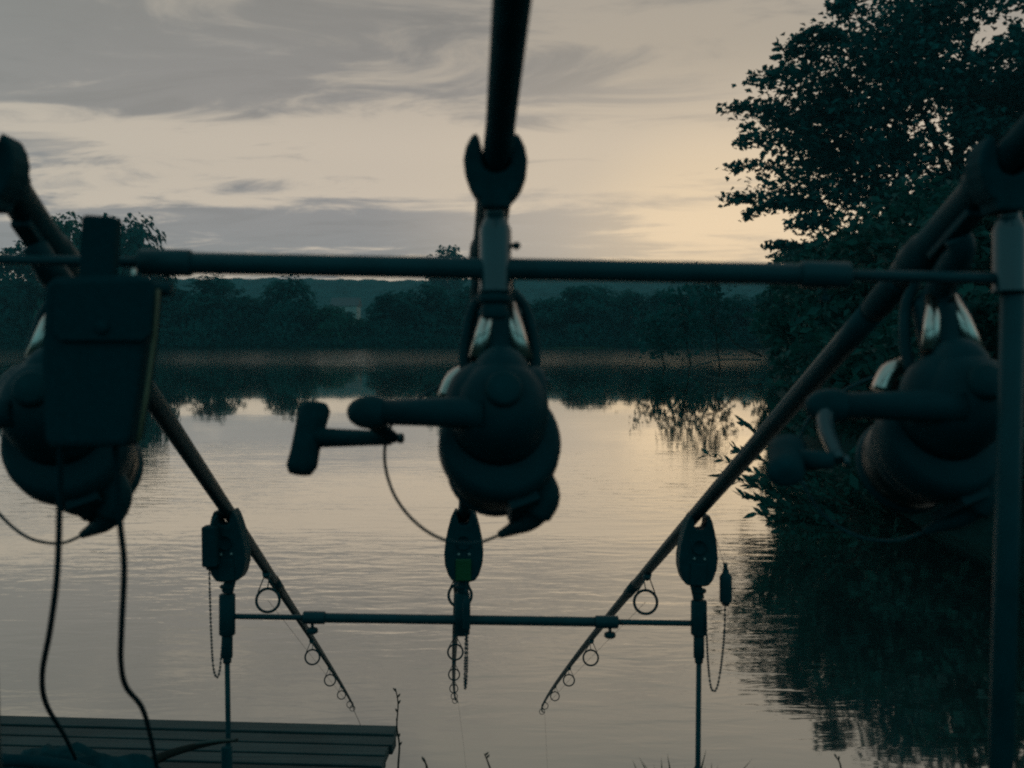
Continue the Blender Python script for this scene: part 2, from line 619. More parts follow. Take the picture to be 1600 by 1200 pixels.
def mat_water():
    m = bpy.data.materials.new('lake_water')
    N, L, b = nodes_of(m)
    out = N['Material Output']
    t = N.new('ShaderNodeTexCoord')

    def nz(scale, rot, sc, detail=3.0, dist=0.0):
        mp = N.new('ShaderNodeMapping')
        mp.inputs['Rotation'].default_value = (0, 0, rot)
        mp.inputs['Scale'].default_value = sc
        L.new(t.outputs['Object'], mp.inputs[0])
        n = N.new('ShaderNodeTexNoise')
        n.inputs['Scale'].default_value = scale
        n.inputs['Detail'].default_value = detail
        n.inputs['Roughness'].default_value = 0.5
        n.inputs['Distortion'].default_value = dist
        L.new(mp.outputs[0], n.inputs['Vector'])
        return n.outputs['Fac']

    def mth(op, a, b_, clamp=False):
        n = N.new('ShaderNodeMath')
        n.operation = op
        n.use_clamp = clamp
        for i, v_ in enumerate((a, b_)):
            if isinstance(v_, (int, float)):
                n.inputs[i].default_value = v_
            else:
                L.new(v_, n.inputs[i])
        return n.outputs[0]
    ripple = nz(1.0, 0.16, (2.6, 8.5, 1), 3.5, 0.4)       # wind ripples, crests across the view
    swell = nz(1.0, -0.1, (0.55, 1.3, 1), 2.0)            # slow swell
    patch = nz(1.0, 0.05, (0.16, 0.30, 1), 3.0, 0.5)      # cat's paws
    mr = N.new('ShaderNodeMapRange')
    mr.interpolation_type = 'SMOOTHSTEP'
    mr.inputs[1].default_value = 0.38
    mr.inputs[2].default_value = 0.60
    mr.inputs[3].default_value = 0.16
    mr.inputs[4].default_value = 1.0
    L.new(patch, mr.inputs[0])
    sx = N.new('ShaderNodeSeparateXYZ')
    L.new(t.outputs['Object'], sx.inputs[0])

    def rng_y(a, b_, lo, hi):
        n = N.new('ShaderNodeMapRange')
        n.interpolation_type = 'SMOOTHSTEP'
        for k_, v_ in enumerate((a, b_, lo, hi)):
            n.inputs[k_ + 1].default_value = v_
        L.new(sx.outputs[1], n.inputs[0])
        return n.outputs[0]
    # breeze touches a belt of open water; the far side lies sheltered under its trees
    breeze = mth('MULTIPLY', rng_y(3.2, 5.4, 0.14, 1.0), rng_y(8, 17, 1.0, 0.012))
    lee = N.new('ShaderNodeMapRange')          # lee of the right bank
    lee.interpolation_type = 'SMOOTHSTEP'
    L.new(mth('SUBTRACT', sx.outputs[0], mth('MULTIPLY', sx.outputs[1], 0.17)), lee.inputs[0])
    for k_, v_ in enumerate((0.1, 0.9, 1.0, 0.30)):
        lee.inputs[k_ + 1].default_value = v_
    breeze = mth('MULTIPLY', breeze, lee.outputs[0])
    breeze = mth('ADD', breeze, rng_y(33, 52, 0.0, 0.55))
    ripple = mth('MULTIPLY', ripple, breeze)
    swell = mth('MULTIPLY', swell, rng_y(6, 30, 1.0, 0.03))
    h = mth('ADD', mth('MULTIPLY', mth('MULTIPLY', ripple, mr.outputs[0]), 0.0058), mth('MULTIPLY', swell, 0.0022))
    bp = N.new('ShaderNodeBump')
    bp.inputs['Strength'].default_value = 1.0
    bp.inputs['Distance'].default_value = 1.0
    L.new(h, bp.inputs['Height'])
    gl = N.new('ShaderNodeBsdfGlossy')
    gl.inputs['Color'].default_value = (0.985, 0.95, 0.885, 1)
    L.new(rng_y(32, 62, 0.03, 0.098), gl.inputs['Roughness'])   # ripples too far off to tell apart
    L.new(bp.outputs[0], gl.inputs['Normal'])
    df = N.new('ShaderNodeBsdfDiffuse')
    df.inputs['Color'].default_value = (0.020, 0.040, 0.040, 1)
    fr = N.new('ShaderNodeFresnel')
    fr.inputs['IOR'].default_value = 1.6
    L.new(bp.outputs[0], fr.inputs['Normal'])
    fac = N.new('ShaderNodeMapRange')
    fac.inputs[1].default_value = 0.05
    fac.inputs[2].default_value = 0.58
    fac.inputs[3].default_value = 0.50
    fac.inputs[4].default_value = 1.0
    L.new(fr.outputs[0], fac.inputs[0])
    mx = N.new('ShaderNodeMixShader')
    L.new(fac.outputs[0], mx.inputs[0])
    L.new(df.outputs[0], mx.inputs[1])
    L.new(gl.outputs[0], mx.inputs[2])
    L.new(mx.outputs[0], out.inputs['Surface'])
    return m


M['water'] = mat_water()

# ================================================================ the setting


def grid_mesh(name, X, Y, zf, mat, kind='structure'):
    nx, ny = len(X), len(Y)
    V = np.array([(x, y, zf(x, y)) for y in Y for x in X])
    F = [(j * nx + i, j * nx + i + 1, (j + 1) * nx + i + 1, (j + 1) * nx + i) for j in range(ny - 1) for i in range(nx - 1)]
    me = bpy.data.meshes.new(name)
    me.from_pydata(V.tolist(), [], F)
    me.polygons.foreach_set('use_smooth', [True] * len(F))
    me.materials.append(mat)
    o = bpy.data.objects.new(name, me)
    COL.objects.link(o)
    o['kind'] = kind
    return o


def nz3(x, y, s, k=0.0):
    return noise.noise((x * s, y * s, k))


FAR = 118.0
w = MB()
w.add([(-480, -12, 0), (60, -12, 0), (60, 128, 0), (-480, 128, 0)], [(0, 1, 2, 3)], False)
tag(w.build('lake_water', M['water']), kind='structure')
# lake bed and the land below everything
g = MB()
g.add([(-640, -640, -1.2), (640, -640, -1.2), (640, 640, -1.2), (-640, 640, -1.2)], [(0, 1, 2, 3)], False)
tag(g.build('ground', M['soil']), kind='structure')


def ss(a, b, x):
    t = max(0, min(1, (x - a) / (b - a)))
    return t * t * (3 - 2 * t)


# far bank: rises out of the water at FAR metres
grid_mesh('far_bank', list(np.linspace(-620, 620, 161)), [116.5, 117.4, 118.0, 118.8, 120, 124, 132, 150, 200, 260, 330],
          lambda x, y: -0.6 + 0.9 * ss(116.6, 119.5, y + 0.7 * nz3(x, 0, 0.09)) + 1.2 * ss(119, 240, y) + 0.25 * nz3(x, y, 0.11), M['meadow'])


def right_edge(y):
    """x of the right bank's waterline at distance y"""
    pts = [(-12, 1.7), (1.5, 1.9), (3, 3.2), (5, 3.7), (8, 3.1), (12, 3.5), (20, 5.3), (35, 9.0), (50, 12.6), (80, 20), (119, 30)]
    for (a, xa), (b, xb) in zip(pts, pts[1:]):
        if y <= b:
            return xa + (xb - xa) * max(0, (y - a)) / (b - a)
    return pts[-1][1]


def right_z(i_t, y):
    return None


ys = list(np.concatenate([np.linspace(1.0, 20, 60), np.linspace(21, 60, 40), np.linspace(62, 122, 30)]))
offs = [-0.9, -0.35, 0.0, 0.3, 0.7, 1.5, 3, 6, 12, 25, 60, 140, 480]
V, F = [], []
for y in ys:
    for k, o_ in enumerate(offs):
        x = right_edge(y) + o_ + 0.18 * nz3(0, y, 0.9)
        z = -0.5 + 0.95 * ss(-0.7, 0.9, o_) + 0.9 * ss(0.5, 14, o_) + 0.10 * nz3(x, y, 0.9)
        V.append((x, y, z))
n_o = len(offs)
for j in range(len(ys) - 1):
    for i in range(n_o - 1):
        F.append((j * n_o + i, j * n_o + i + 1, (j + 1) * n_o + i + 1, (j + 1) * n_o + i))
rb = MB()
rb.add(V, F, True)
tag(rb.build('right_bank', M['soil']), kind='structure')

# the near bank the stands are pushed into
GROUND_Z = 0.90
NB_X = list(np.linspace(-9, 9, 181))
NB_Y = list(np.linspace(-8, 0, 17)) + list(np.linspace(0.1, 2.2, 43))


def bank_z(x, y):
    edge = 1.20 + 0.05 * nz3(x, 0, 1.7)
    return -0.5 + (GROUND_Z + 0.5) * (1 - ss(edge, edge + 0.55, y)) + 0.018 * nz3(x, y, 4.0) + 0.03 * nz3(x, y, 0.8)


grid_mesh('near_bank', NB_X, NB_Y, bank_z, M['soil'])

# the long wooded hill behind the far bank


def ridge(x, seed):
    h = 22.6 + 3.6 * noise.noise((x * 0.0033, seed, 0)) + 1.3 * noise.noise((x * 0.016, seed, 3))
    h += 0.6 * noise.noise((x * 0.13, seed, 5)) + 0.5 * noise.noise((x * 0.42, seed, 7))
    return h


HX = list(np.arange(-460, 460, 1.1))
HT = [0, 0.12, 0.3, 0.5, 0.7, 0.85, 0.95, 1.0]
hill = MB()
V, F = [], []
for t in HT:
    for x in HX:
        y = 300 + 100 * t
        bump = (0.8 * nz3(x, y, 0.11) + 0.8 * nz3(x, y * 3, 0.21)) * (0.4 + 0.6 * t)
        V.append((x, y, 0.5 + (ridge(x, 1.3) - 0.5) * (t ** 0.9) + bump * (0 < t < 1)))
for x in HX:
    V.append((x, 500, 0))
nx = len(HX)
for j in range(len(HT)):
    for i in range(nx - 1):
        F.append((j * nx + i, j * nx + i + 1, (j + 1) * nx + i + 1, (j + 1) * nx + i))
hill.add(V, F, True)
tag(hill.build('hill', M['hill']), kind='structure')

# ================================================================ trees


def leaf_mesh(name, C, size, mat, flat=0.5, elong=1.6, out=None):
    """many small folded leaves: C (n,3) centres, size scalar or (n,)"""
    n = len(C)
    size = np.broadcast_to(np.asarray(size, float), (n,)) * rng.uniform(0.65, 1.35, n)
    nrm = rng.normal(size=(n, 3))
    nrm[:, 2] = np.abs(nrm[:, 2]) + flat * 1.2
    if out is not None:
        o_ = C - np.array(out)
        o_ /= np.linalg.norm(o_, axis=1)[:, None] + 1e-9
        nrm = nrm * 0.35 + o_ * 1.3
    nrm /= np.linalg.norm(nrm, axis=1)[:, None]
    a = rng.normal(size=(n, 3))
    a -= nrm * (a * nrm).sum(1)[:, None]
    a /= np.linalg.norm(a, axis=1)[:, None]
    b = np.cross(nrm, a)
    L_ = (size * 0.5 * elong)[:, None]
    W_ = (size * 0.5)[:, None]
    lift = nrm * W_ * 0.45
    P = np.stack([C - a * L_, C - a * L_ * 0.1 + b * W_ + lift, C + a * L_, C - a * L_ * 0.1 - b * W_ + lift], 1).reshape(-1, 3)
    idx = np.arange(n) * 4
    tri = np.stack([idx, idx + 1, idx + 2, idx, idx + 2, idx + 3], 1).reshape(-1)
    me = bpy.data.meshes.new(name)
    me.vertices.add(4 * n)
    me.vertices.foreach_set('co', P.ravel())
    me.loops.add(6 * n)
    me.loops.foreach_set('vertex_index', tri.astype(np.int32))
    me.polygons.add(2 * n)
    me.polygons.foreach_set('loop_start', np.arange(2 * n, dtype=np.int32) * 3)
    me.polygons.foreach_set('loop_total', np.full(2 * n, 3, dtype=np.int32))
    me.update(calc_edges=True)
    me.materials.append(mat)
    return me


def crown_points(n, rad, nblob, blob=(0.22, 0.42), shell=0.55, seed=0, squash=0.6, droop=0.0):
    """clumped points in an ellipsoid of radii rad about the origin"""
    r_ = np.random.default_rng(seed)
    d = r_.normal(size=(nblob, 3))
    d /= np.linalg.norm(d, axis=1)[:, None]
    rr = shell + (1 - shell) * r_.uniform(0, 1, nblob) ** 0.6
    bc = d * rr[:, None] * 0.86
    br = r_.uniform(*blob, nblob)
    wgt = br ** 2
    pick = r_.choice(nblob, n, p=wgt / wgt.sum())
    q = r_.normal(size=(n, 3))
    q /= np.linalg.norm(q, axis=1)[:, None]
    q *= (r_.uniform(0, 1, n) ** 0.45)[:, None]
    q[:, 2] *= squash
    p = bc[pick] + q * br[pick][:, None]
    p = p * np.array(rad)
    p[:, 2] -= droop * (np.abs(q[:, 0]) + np.abs(q[:, 1])) * rad[2] * 0.1
    return p, bc * np.array(rad)


def limbs(mb, base, top, r0, targets, seed=0):
    r_ = random.Random(seed)
    base, top = Vector(base), Vector(top)
    pts = [base.lerp(top, k / 6) + Vector((r_.uniform(-1, 1), r_.uniform(-1, 1), 0)) * r0 * 0.6 * (k > 0) for k in range(7)]
    mb.tube(catmull(pts, 3), list(np.linspace(r0 * 1.15, r0 * 0.25, 19)), 8)
    for t in targets:
        t = Vector(t)
        k = r_.uniform(0.3, 0.9)
        s = base.lerp(top, k)
        mid = s.lerp(t, 0.5) + Vector((0, 0, 0.08 * (t - s).length))
        mb.tube(catmull([s, mid, t], 4), list(np.linspace(r0 * (1 - k) * 0.55 + r0 * 0.08, r0 * 0.04, 9)), 5)


# ---- the big tree on the right bank
def big_tree(loc, crown_c, rad, n, nblob, leaf, label, seed, r0=0.32, extra=None, mat='leaf_tree'):
    loc = Vector(loc)
    t = empty('broadleaf_tree', loc, label, 'tree', 'trees and bushes on the right bank')
    cc = Vector(crown_c)
    p, bc = crown_points(n, rad, nblob, (0.12, 0.27), 0.38, seed, 0.5)
    P = p + np.array(cc - loc)
    if extra is not None:
        P = np.concatenate([P, extra - np.array(loc)])
    me = leaf_mesh('crown', P, leaf, M[mat], 0.5, 1.5)
    c = bpy.data.objects.new('crown', me)
    COL.objects.link(c)
    c.parent = t
    tm = MB()
    limbs(tm, loc, cc + Vector((0, 0, rad[2] * 0.55)), r0, [Vector(q) + cc for q in bc[:26]], seed)
    tm.build('trunk', M['bark'], t)
    return t


def spray(path, n, spread, seed):
    """leaf points along a thin twig"""
    r_ = np.random.default_rng(seed)
    P = np.array([tuple(q) for q in catmull(path, 10)])
    k = r_.integers(0, len(P), n)
    return P[k] + r_.normal(size=(n, 3)) * spread * np.array([1, 1, 0.55])


ex = []
for (sd, px0, py0, px1, py1, cnt, spr) in [
        (1, 1290, 330, 1132, 310, 260, 0.20), (2, 1280, 310, 1165, 338, 200, 0.15), (3, 1290, 400, 1198, 385, 200, 0.13),
        (4, 1250, 270, 1140, 262, 170, 0.22), (5, 1250, 190, 1138, 168, 260, 0.26), (6, 1270, 110, 1180, 130, 260, 0.28),
        (7, 1320, 60, 1245, 62, 240, 0.26), (8, 1330, 20, 1308, 5, 200, 0.28), (9, 1310, 350, 1240, 352, 260, 0.22),
        (10, 1275, 230, 1150, 222, 220, 0.24), (11, 1290, 90, 1225, 85, 220, 0.25)]:
    a, b = U(px0, py0, 35), U(px1, py1, 34 + (sd % 3))
    ex.append(spray([a, a.lerp(b, 0.5) + Vector((0, 0, 0.15)), b], cnt, spr, sd))
big_tree((16, 38, 0.9), (17.0, 38, 8.6), (8.6, 6.0, 7.4), 40000, 230, 0.185,
         'tall dark broadleaf tree filling the upper right, leaning over the lake', 21, 0.38, np.concatenate(ex))
big_tree((27, 46, 1.2), (27, 46, 9.5), (8, 7, 8.5), 16000, 90, 0.34,
         'second tall dark tree standing behind the big tree on the right bank', 22, 0.4)

# ---- bushes along the right bank
bushes = [
    # x, y, rx, ry, rz, zc, leaf, n, label
    (4.3, 8.6, 1.75, 1.4, 1.15, 0.95, 0.072, 15000, 'nearest low bush overhanging the water behind the right bite alarm'),
    (5.9, 10.6, 2.0, 1.6, 1.9, 1.5, 0.078, 13000, 'dense leafy bush behind the right fishing reel'),
    (4.85, 12.8, 1.7, 1.5, 1.7, 1.35, 0.080, 10000, 'upright bush beside the lake just under the end of the thick rear bar'),
    (6.9, 16.5, 2.1, 2.0, 2.2, 1.9, 0.10, 8000, 'rounded bush on the right bank behind the upright bush'),
    (7.1, 21.0, 1.9, 2.0, 2.1, 1.7, 0.12, 6500, 'bush below the lowest sprays of the big right tree'),
    (11.6, 28.0, 2.8, 2.5, 2.2, 1.7, 0.15, 6500, 'wide bush at the foot of the big right tree'),
    (14.2, 44.0, 3.2, 3.0, 3.6, 3.0, 0.20, 6000, 'tall bush by the fallen branches on the right bank'),
    (19.0, 62.0, 4.0, 3.5, 4.2, 3.6, 0.26, 5000, 'bushy tree on the right bank beyond the fallen branches'),
    (27.0, 88.0, 5.5, 4.5, 5.0, 4.2, 0.34, 4500, 'farthest bushy tree where right bank meets far bank'),
    (4.55, 6.6, 1.25, 1.1, 0.95, 0.75, 0.072, 9000, 'low bush at the right edge with its foot in the dark water'),
    (5.9, 6.2, 1.9, 1.5, 2.2, 1.4, 0.075, 9000, 'tall bush at the right edge behind the right rear post'),
]
bush_objs = []
for i, (x, y, rx, ry, rz, zc_, lf, n, lab) in enumerate(bushes):
    loc = Vector((x + 0.25, y, 0.35))
    t = empty('bush' if i < 7 or i >= 9 else 'bushy_tree', loc, lab, 'bush' if i < 7 or i >= 9 else 'tree', 'trees and bushes on the right bank')
    p, bc = crown_points(n, (rx, ry, rz), 60, (0.2, 0.42), 0.4, 40 + i, 0.6)
    P = p + np.array([x, y, zc_]) - np.array(loc)
    P = P[P[:, 2] + 0.35 > 0.03]
    c = bpy.data.objects.new('crown', leaf_mesh('crown', P, lf, M['leaf_bush'], 0.3, 1.9))
    COL.objects.link(c)
    c.parent = t
    sm = MB()
    limbs(sm, loc, Vector((x, y, zc_ + rz * 0.5)), 0.03 + rx * 0.014, [Vector(q) + Vector((x, y, zc_)) for q in bc[:14]], i)
    sm.build('trunk', M['bark'], t)
    bush_objs.append(t)

# the sprig of that nearest bush that shows every leaf against the bright water
lm = MB()
lv = [(0, 0, 0), (0.30, 0.17, 0.03), (0.62, 0.16, 0.02), (1, 0, -0.06), (0.62, -0.16, 0.02), (0.30, -0.17, 0.03), (0.33, 0, -0.02), (0.66, 0, -0.03)]
lm.add(lv, [(0, 6, 1), (1, 6, 7, 2), (2, 7, 3), (0, 5, 6), (5, 4, 7, 6), (4, 3, 7)], True)
leaf_me = lm.mesh('leaf', M['leaf_bush'])
tw = MB()
nb = bush_objs[0]
twigs = [((1340, 805), (1262, 790), (1178, 752), 7.25), ((1340, 810), (1260, 800), (1200, 790), 7.15), ((1345, 825), (1275, 815), (1205, 815), 7.2), ((1350, 805), (1290, 770), (1228, 748), 7.35),
         ((1330, 790), (1240, 762), (1108, 711), 7.2), ((1330, 790), (1230, 775), (1130, 745), 7.3), ((1330, 800), (1240, 795), (1158, 776), 7.2),
         ((1340, 815), (1260, 812), (1185, 802), 7.1), ((1345, 830), (1280, 832), (1222, 828), 7.1), ((1320, 770), (1230, 715), (1160, 660), 7.6),
         ((1320, 775), (1225, 735), (1145, 700), 7.5), ((1350, 800), (1270, 785), (1205, 765), 7.3), ((1350, 830), (1290, 822), (1240, 810), 7.2)]
tr = random.Random(5)
for (a, b, c, d) in twigs:
    pts = catmull([U(*a, d + 0.25), U(*b, d + 0.1), U(*c, d)], 12)
    tw.tube(pts, list(np.linspace(0.006, 0.0016, len(pts))), 5)
    for k in [q_ for q_ in range(3, len(pts)) for _ in range(2)]:
        if tr.random() < 0.06:
            continue
        tdir = (pts[k] - pts[k - 1]).normalized()
        side = tdir.cross(Vector((0, 0, 1))).normalized()
        sgn = tr.choice((-1, 1))
        up = Vector((0, 0, tr.uniform(-0.5, 0.7)))
        ldir = (tdir * tr.uniform(0.4, 0.9) + side * sgn * tr.uniform(0.3, 0.9) + up).normalized()
        nrm_ = Vector((tr.uniform(-0.8, 0.8), tr.uniform(-1, 0.2), tr.uniform(0.2, 1)))
        yv = nrm_.cross(ldir).normalized()
        zv = ldir.cross(yv)
        s = tr.uniform(0.080, 0.125)
        lo = bpy.data.objects.new('leaf', leaf_me)
        mw = Matrix(((ldir.x * s, yv.x * s, zv.x * s, pts[k].x), (ldir.y * s, yv.y * s, zv.y * s, pts[k].y), (ldir.z * s, yv.z * s, zv.z * s, pts[k].z), (0, 0, 0, 1)))
        lo.parent = nb
        lo.matrix_basis = world_of(nb).inverted() @ mw
        COL.objects.link(lo)
tw.build('twig', M['bark'], nb)

# ---- thin leafy saplings leaning out of the water and the fallen branches among them
for i, (px, d, h, lab) in enumerate([(1132, 45, 4.4, 'thin leafy sapling leaning over the lake beside the right bank bushes'),
                                     (1085, 47, 3.8, 'thin leafy sapling at the outer end of the fallen branches'),
                                     (1045, 46, 2.6, 'shortest leafy sapling standing in the lake by the fallen branches')]):
    b = U(px, 0, d)
    b = Vector((b.x, b.y, -0.3))
    t = empty('sapling', b, lab, 'tree', 'saplings by the fallen branches')
    top = b + Vector((-0.6, 0, h))
    sm = MB()
    limbs(sm, b, top, 0.045, [b.lerp(top, k) + Vector((tr.uniform(-1.1, 0.9), tr.uniform(-0.6, 0.6), 0.25)) for k in (0.4, 0.5, 0.6, 0.7, 0.8, 0.9)], i)
    sm.build('trunk', M['bark'], t)
    r_ = np.random.default_rng(70 + i)
    k = r_.uniform(0.35, 1.05, 420)
    P = np.array([tuple(b.lerp(top, q)) for q in k]) + r_.normal(size=(420, 3)) * np.array([0.55, 0.4, 0.25]) - np.array(b)
    c = bpy.data.objects.new('crown', leaf_mesh('crown', P, 0.17, M['leaf_tree'], 0.2, 1.8))
    COL.objects.link(c)
    c.parent = t
for (pts, r, lab) in [([(1190, 562), (1120, 563), (1068, 577), (1008, 581)], 0.035, 'longest pale fallen branch reaching out over the lake'),
                      ([(1160, 556), (1128, 553), (1104, 556), (1082, 549)], 0.03, 'pale fallen branch with its tip just above the longest one'),
                      ([(1190, 556), (1150, 538), (1128, 512), (1092, 494)], 0.04, 'dark fallen branch slanting up from the right bank'),
                      ([(1190, 604), (1160, 600), (1140, 603), (1118, 599)], 0.028, 'lowest fallen branch lying along the water')]:
    q = catmull([U(x, y, 44 + k * 0.6) for k, (x, y) in enumerate(pts)], 6)
    m_ = MB()
    m_.tube(q, list(np.linspace(r * 1.4, r * 0.35, len(q))), 6)
    for k in (5, 9, 12):
        m_.tube([q[k], q[k] + Vector((-0.35, 0, 0.30)), q[k] + Vector((-0.55, 0, 0.62))], [r * 0.5, r * 0.35, r * 0.15], 5)
    tag(m_.build('fallen_branch', M['deadwood'] if 'pale' in lab else M['bark']), lab, 'branch', 'fallen branches by the right bank')

# ---- trees of the far bank
protos = []
for k in range(6):
    sq = [(1, 1, 1), (1.1, 1, 0.9), (0.85, 0.9, 1.1), (1, 1, 1), (1.2, 1, 0.85), (0.8, 0.8, 1.15)][k]
    p, bc = crown_points(2600, (0.5 * sq[0], 0.45, 0.44 * sq[2]), 46, (0.2, 0.40), 0.35, 90 + k, 0.75)
    p[:, 2] += 0.52
    p = p[p[:, 2] > 0.01]
    # skirt of low growth so no bare gap shows at the waterline
    sk = np.random.default_rng(190 + k)
    s_ = np.stack([sk.uniform(-0.5, 0.5, 500), sk.uniform(-0.4, 0.4, 500), sk.uniform(0.0, 0.28, 500)], 1)
    p = np.concatenate([p, s_])
    crown_me = [leaf_mesh('crown', p, 0.052, M[m_], 0.4, 1.4, (0, 0, 0.4)) for m_ in ('leaf_far', 'leaf_far_pale')]
    tm = MB()
    limbs(tm, Vector((0, 0, 0)), Vector((0, 0, 0.75)), 0.028, [Vector(q) + Vector((0, 0, 0.52)) for q in bc[:8]], k)
    protos.append((crown_me, tm.mesh('trunk', M['bark'])))


def far_tree(x, y, wid, hgt, k, pale, label, name='far_tree', group='trees along the far bank'):
    t = empty(name, Vector((x, y, 0.35)), label, 'tree', group)
    for nm, me in (('crown', protos[k % 6][0][1 if pale else 0]), ('trunk', protos[k % 6][1])):
        o = bpy.data.objects.new(nm, me)
        COL.objects.link(o)
        o.parent = t
    t.rotation_euler = (0, 0, (k * 1.7) % 6.28)
    t.scale = (wid, wid, hgt)
    return t


COMMON = 'dark rounded tree in the unbroken line along the far bank'
front = [  # px, top row in the photograph, width px, pale, label
    (-150, 430, 130, 0, None), (-60, 420, 120, 0, None), (30, 380, 110, 0, 'dark tree on the far bank beside the leftmost rod handle'),
    (105, 322, 92, 1, 'tall thin-leaved tree on the far bank between left rod handle and black case'),
    (195, 318, 110, 0, 'tallest far bank tree, showing right of the hanging black case'),
    (262, 452, 90, 0, None), (335, 430, 110, 0, None), (390, 462, 80, 0, None), (452, 432, 92, 0, 'round-topped far tree standing clear against the hill on the left'),
    (515, 474, 80, 1, None), (560, 492, 70, 1, 'lowest pale green scrub tree in the dip of the far treeline'), (612, 462, 90, 0, None), (668, 444, 100, 0, None),
    (735, 446, 90, 0, None), (800, 470, 80, 1, None), (850, 464, 80, 0, None), (915, 437, 110, 0, 'broad domed far tree right of the central reel post'),
    (985, 460, 70, 0, None), (1030, 455, 80, 0, None), (1085, 443, 92, 0, 'tree at the right end of the far treeline before the bushes'),
    (1145, 462, 90, 0, None), (1210, 450, 110, 0, None), (1290, 445, 120, 0, None), (1380, 440, 120, 0, None)]
r_ = random.Random(3)
for i, (px, top, wpx, pale, lab) in enumerate(front):
    d = FAR + 4 + r_.uniform(-1.0, 3.5)
    x = (px - 800) / FPX * d
    far_tree(x, d, wpx / FPX * d * 1.15, (544 - top) / FPX * d * 1.06 - 0.35, i, pale, lab or COMMON)
for i in range(17):   # second row behind, lower
    px = -120 + i * 80 + r_.uniform(-22, 22)
    if 480 < px < 590 or 780 < px < 850:
        continue
    d = FAR + 16 + r_.uniform(0, 8)
    far_tree((px - 800) / FPX * d, d, 9.0 + r_.uniform(-1, 2), 6.6 + r_.uniform(-0.8, 0.8), i + 3, 0, 'dark tree in the second row behind the far bank treeline')
far_tree((700 - 800) / FPX * 230, 230, 12.5, 23.3, 1, 0, 'lone far tree whose crown shows above the bar left of the central post', group='trees beyond the far bank')

# waterside reeds and scrub under them, nobody could count it
n = 26000
xs = rng.uniform(-75, 42, n)
P = np.stack([xs, FAR + 0.4 + rng.uniform(0, 3.0, n), 0.02 + np.abs(rng.normal(0, 0.55, n))], 1)
sc_ = bpy.data.objects.new('undergrowth', leaf_mesh('undergrowth', P, 0.34, M['leaf_far'], 0.1, 1.9))
COL.objects.link(sc_)
tag(sc_, 'low scrub growing along the far waterline', 'undergrowth', kind='stuff')

# pale house in the dip of the treeline
hd = 200
hc = U(541, 505, hd)
hs_ = empty('house', Vector((hc.x, hc.y, 1.2)), 'pale little house half hidden in the dip of the far treeline', 'house')
b = MB()
b.box(Vector((hc.x, hc.y, 4.2)), 5.0, 5, 6.2)
b.build('wall', M['render_wall'], hs_)
b = MB()
x0, y0, z0 = hc.x, hc.y, 7.3
b.add([(x0 - 2.8, y0 - 2.8, z0), (x0 + 2.8, y0 - 2.8, z0), (x0 + 2.8, y0 + 2.8, z0), (x0 - 2.8, y0 + 2.8, z0), (x0 - 2.8, y0, z0 + 1.7), (x0 + 2.8, y0, z0 + 1.7)],
      [(0, 1, 5, 4), (2, 3, 4, 5), (0, 4, 3), (1, 2, 5), (3, 2, 1, 0)], False)
b.build('roof', M['slate'], hs_)
for sx in (-1.2, 1.2):
    b = MB()
    b.box(Vector((x0 + sx, y0 - 2.55, 5.6)), 0.9, 0.12, 1.1)
    b.build('window', M['glass'], hs_)

# ================================================================ the wooden fishing platform
PZ = 0.25
pl = empty('fishing_platform', Vector((-1.7, 2.6, PZ)), 'weathered wooden plank platform low over the lake at lower left', 'platform')


def plat_pt(px, py):
    """the platform's surface point seen at a pixel"""
    q = U(px, py, 1.0) - CAM
    return CAM + q * ((PZ - CAM_H) / q.z)


far_l, far_r = plat_pt(-60, 1116), plat_pt(623, 1134)
edge_dir = (far_r - far_l).normalized()
back_dir = (plat_pt(600, 1190) - far_r)
back_dir.z = 0
back_dir.normalize()
PW = 0.070
wl = (far_r - far_l).length + 0.5
inward = Vector((edge_dir.y, -edge_dir.x, 0)).normalized()
for k in range(21):
    a = far_r + inward * (PW + 0.008) * k
    # planks end along the slanting right edge
    a = a + edge_dir * (back_dir.dot(edge_dir) / max(0.2, back_dir.dot(inward)) * (PW + 0.008) * k) + edge_dir * r_.uniform(-0.012, 0.008)
    c = a - edge_dir * wl / 2 + inward * PW / 2 + Vector((0, 0, -0.016 + r_.uniform(-0.005, 0.004)))
    b = MB()
    tl = r_.uniform(-0.035, 0.035)
    zz = Vector((0, 0, 1)) + inward * tl
    b.box(c, wl, PW - r_.uniform(0, 0.006), 0.032, (edge_dir, inward, zz.normalized()))
    b.build('plank', M['wood'], pl, 0.003)
for off in (0.12, 1.0, 1.9):
    s = far_r - edge_dir * off
    b = MB()
    b.box(s + inward * 0.8 + Vector((0, 0, -0.095)), 0.07, 1.5, 0.12, (edge_dir, inward, Vector((0, 0, 1))))
    b.build('joist', M['wood'], pl)
    for dd in (0.12, 1.35):
        b = MB()
        b.cyl(s + inward * dd + Vector((0.0, 0, -0.156)), s + inward * dd + Vector((0, 0, -1.3)), 0.05, 10)
        b.build('post', M['wood'], pl)

# dry stalk beside the platform's corner, and others on the near bank


def stalk(pts, d, r, label, nubs=5, name='dry_stalk', seed=0):
    q = catmull([U(x, y, d + 0.02 * k) for k, (x, y) in enumerate(pts)], 5)
    base = q[-1]
    e = empty(name, base, label, 'plant', 'dry stalks at the water side')
    b = MB()
    b.tube(q, list(np.linspace(r * 0.35, r, len(q))), 6)
    b.build('stem', M['stalk'], e)
    sr = random.Random(seed)
    h = MB()
    for k in range(nubs):
        p = q[min(len(q) - 1, k * 2 + 1)]
        dr = Vector((sr.uniform(-1, 1), 0, 0.9)).normalized()
        h.tube([p, p + dr * r * 1.8, p + dr * r * 3.2], [r * 0.5, r * 0.7, r * 0.2], 5)
    if nubs:
        h.build('seed_head', M['stalk'], e)


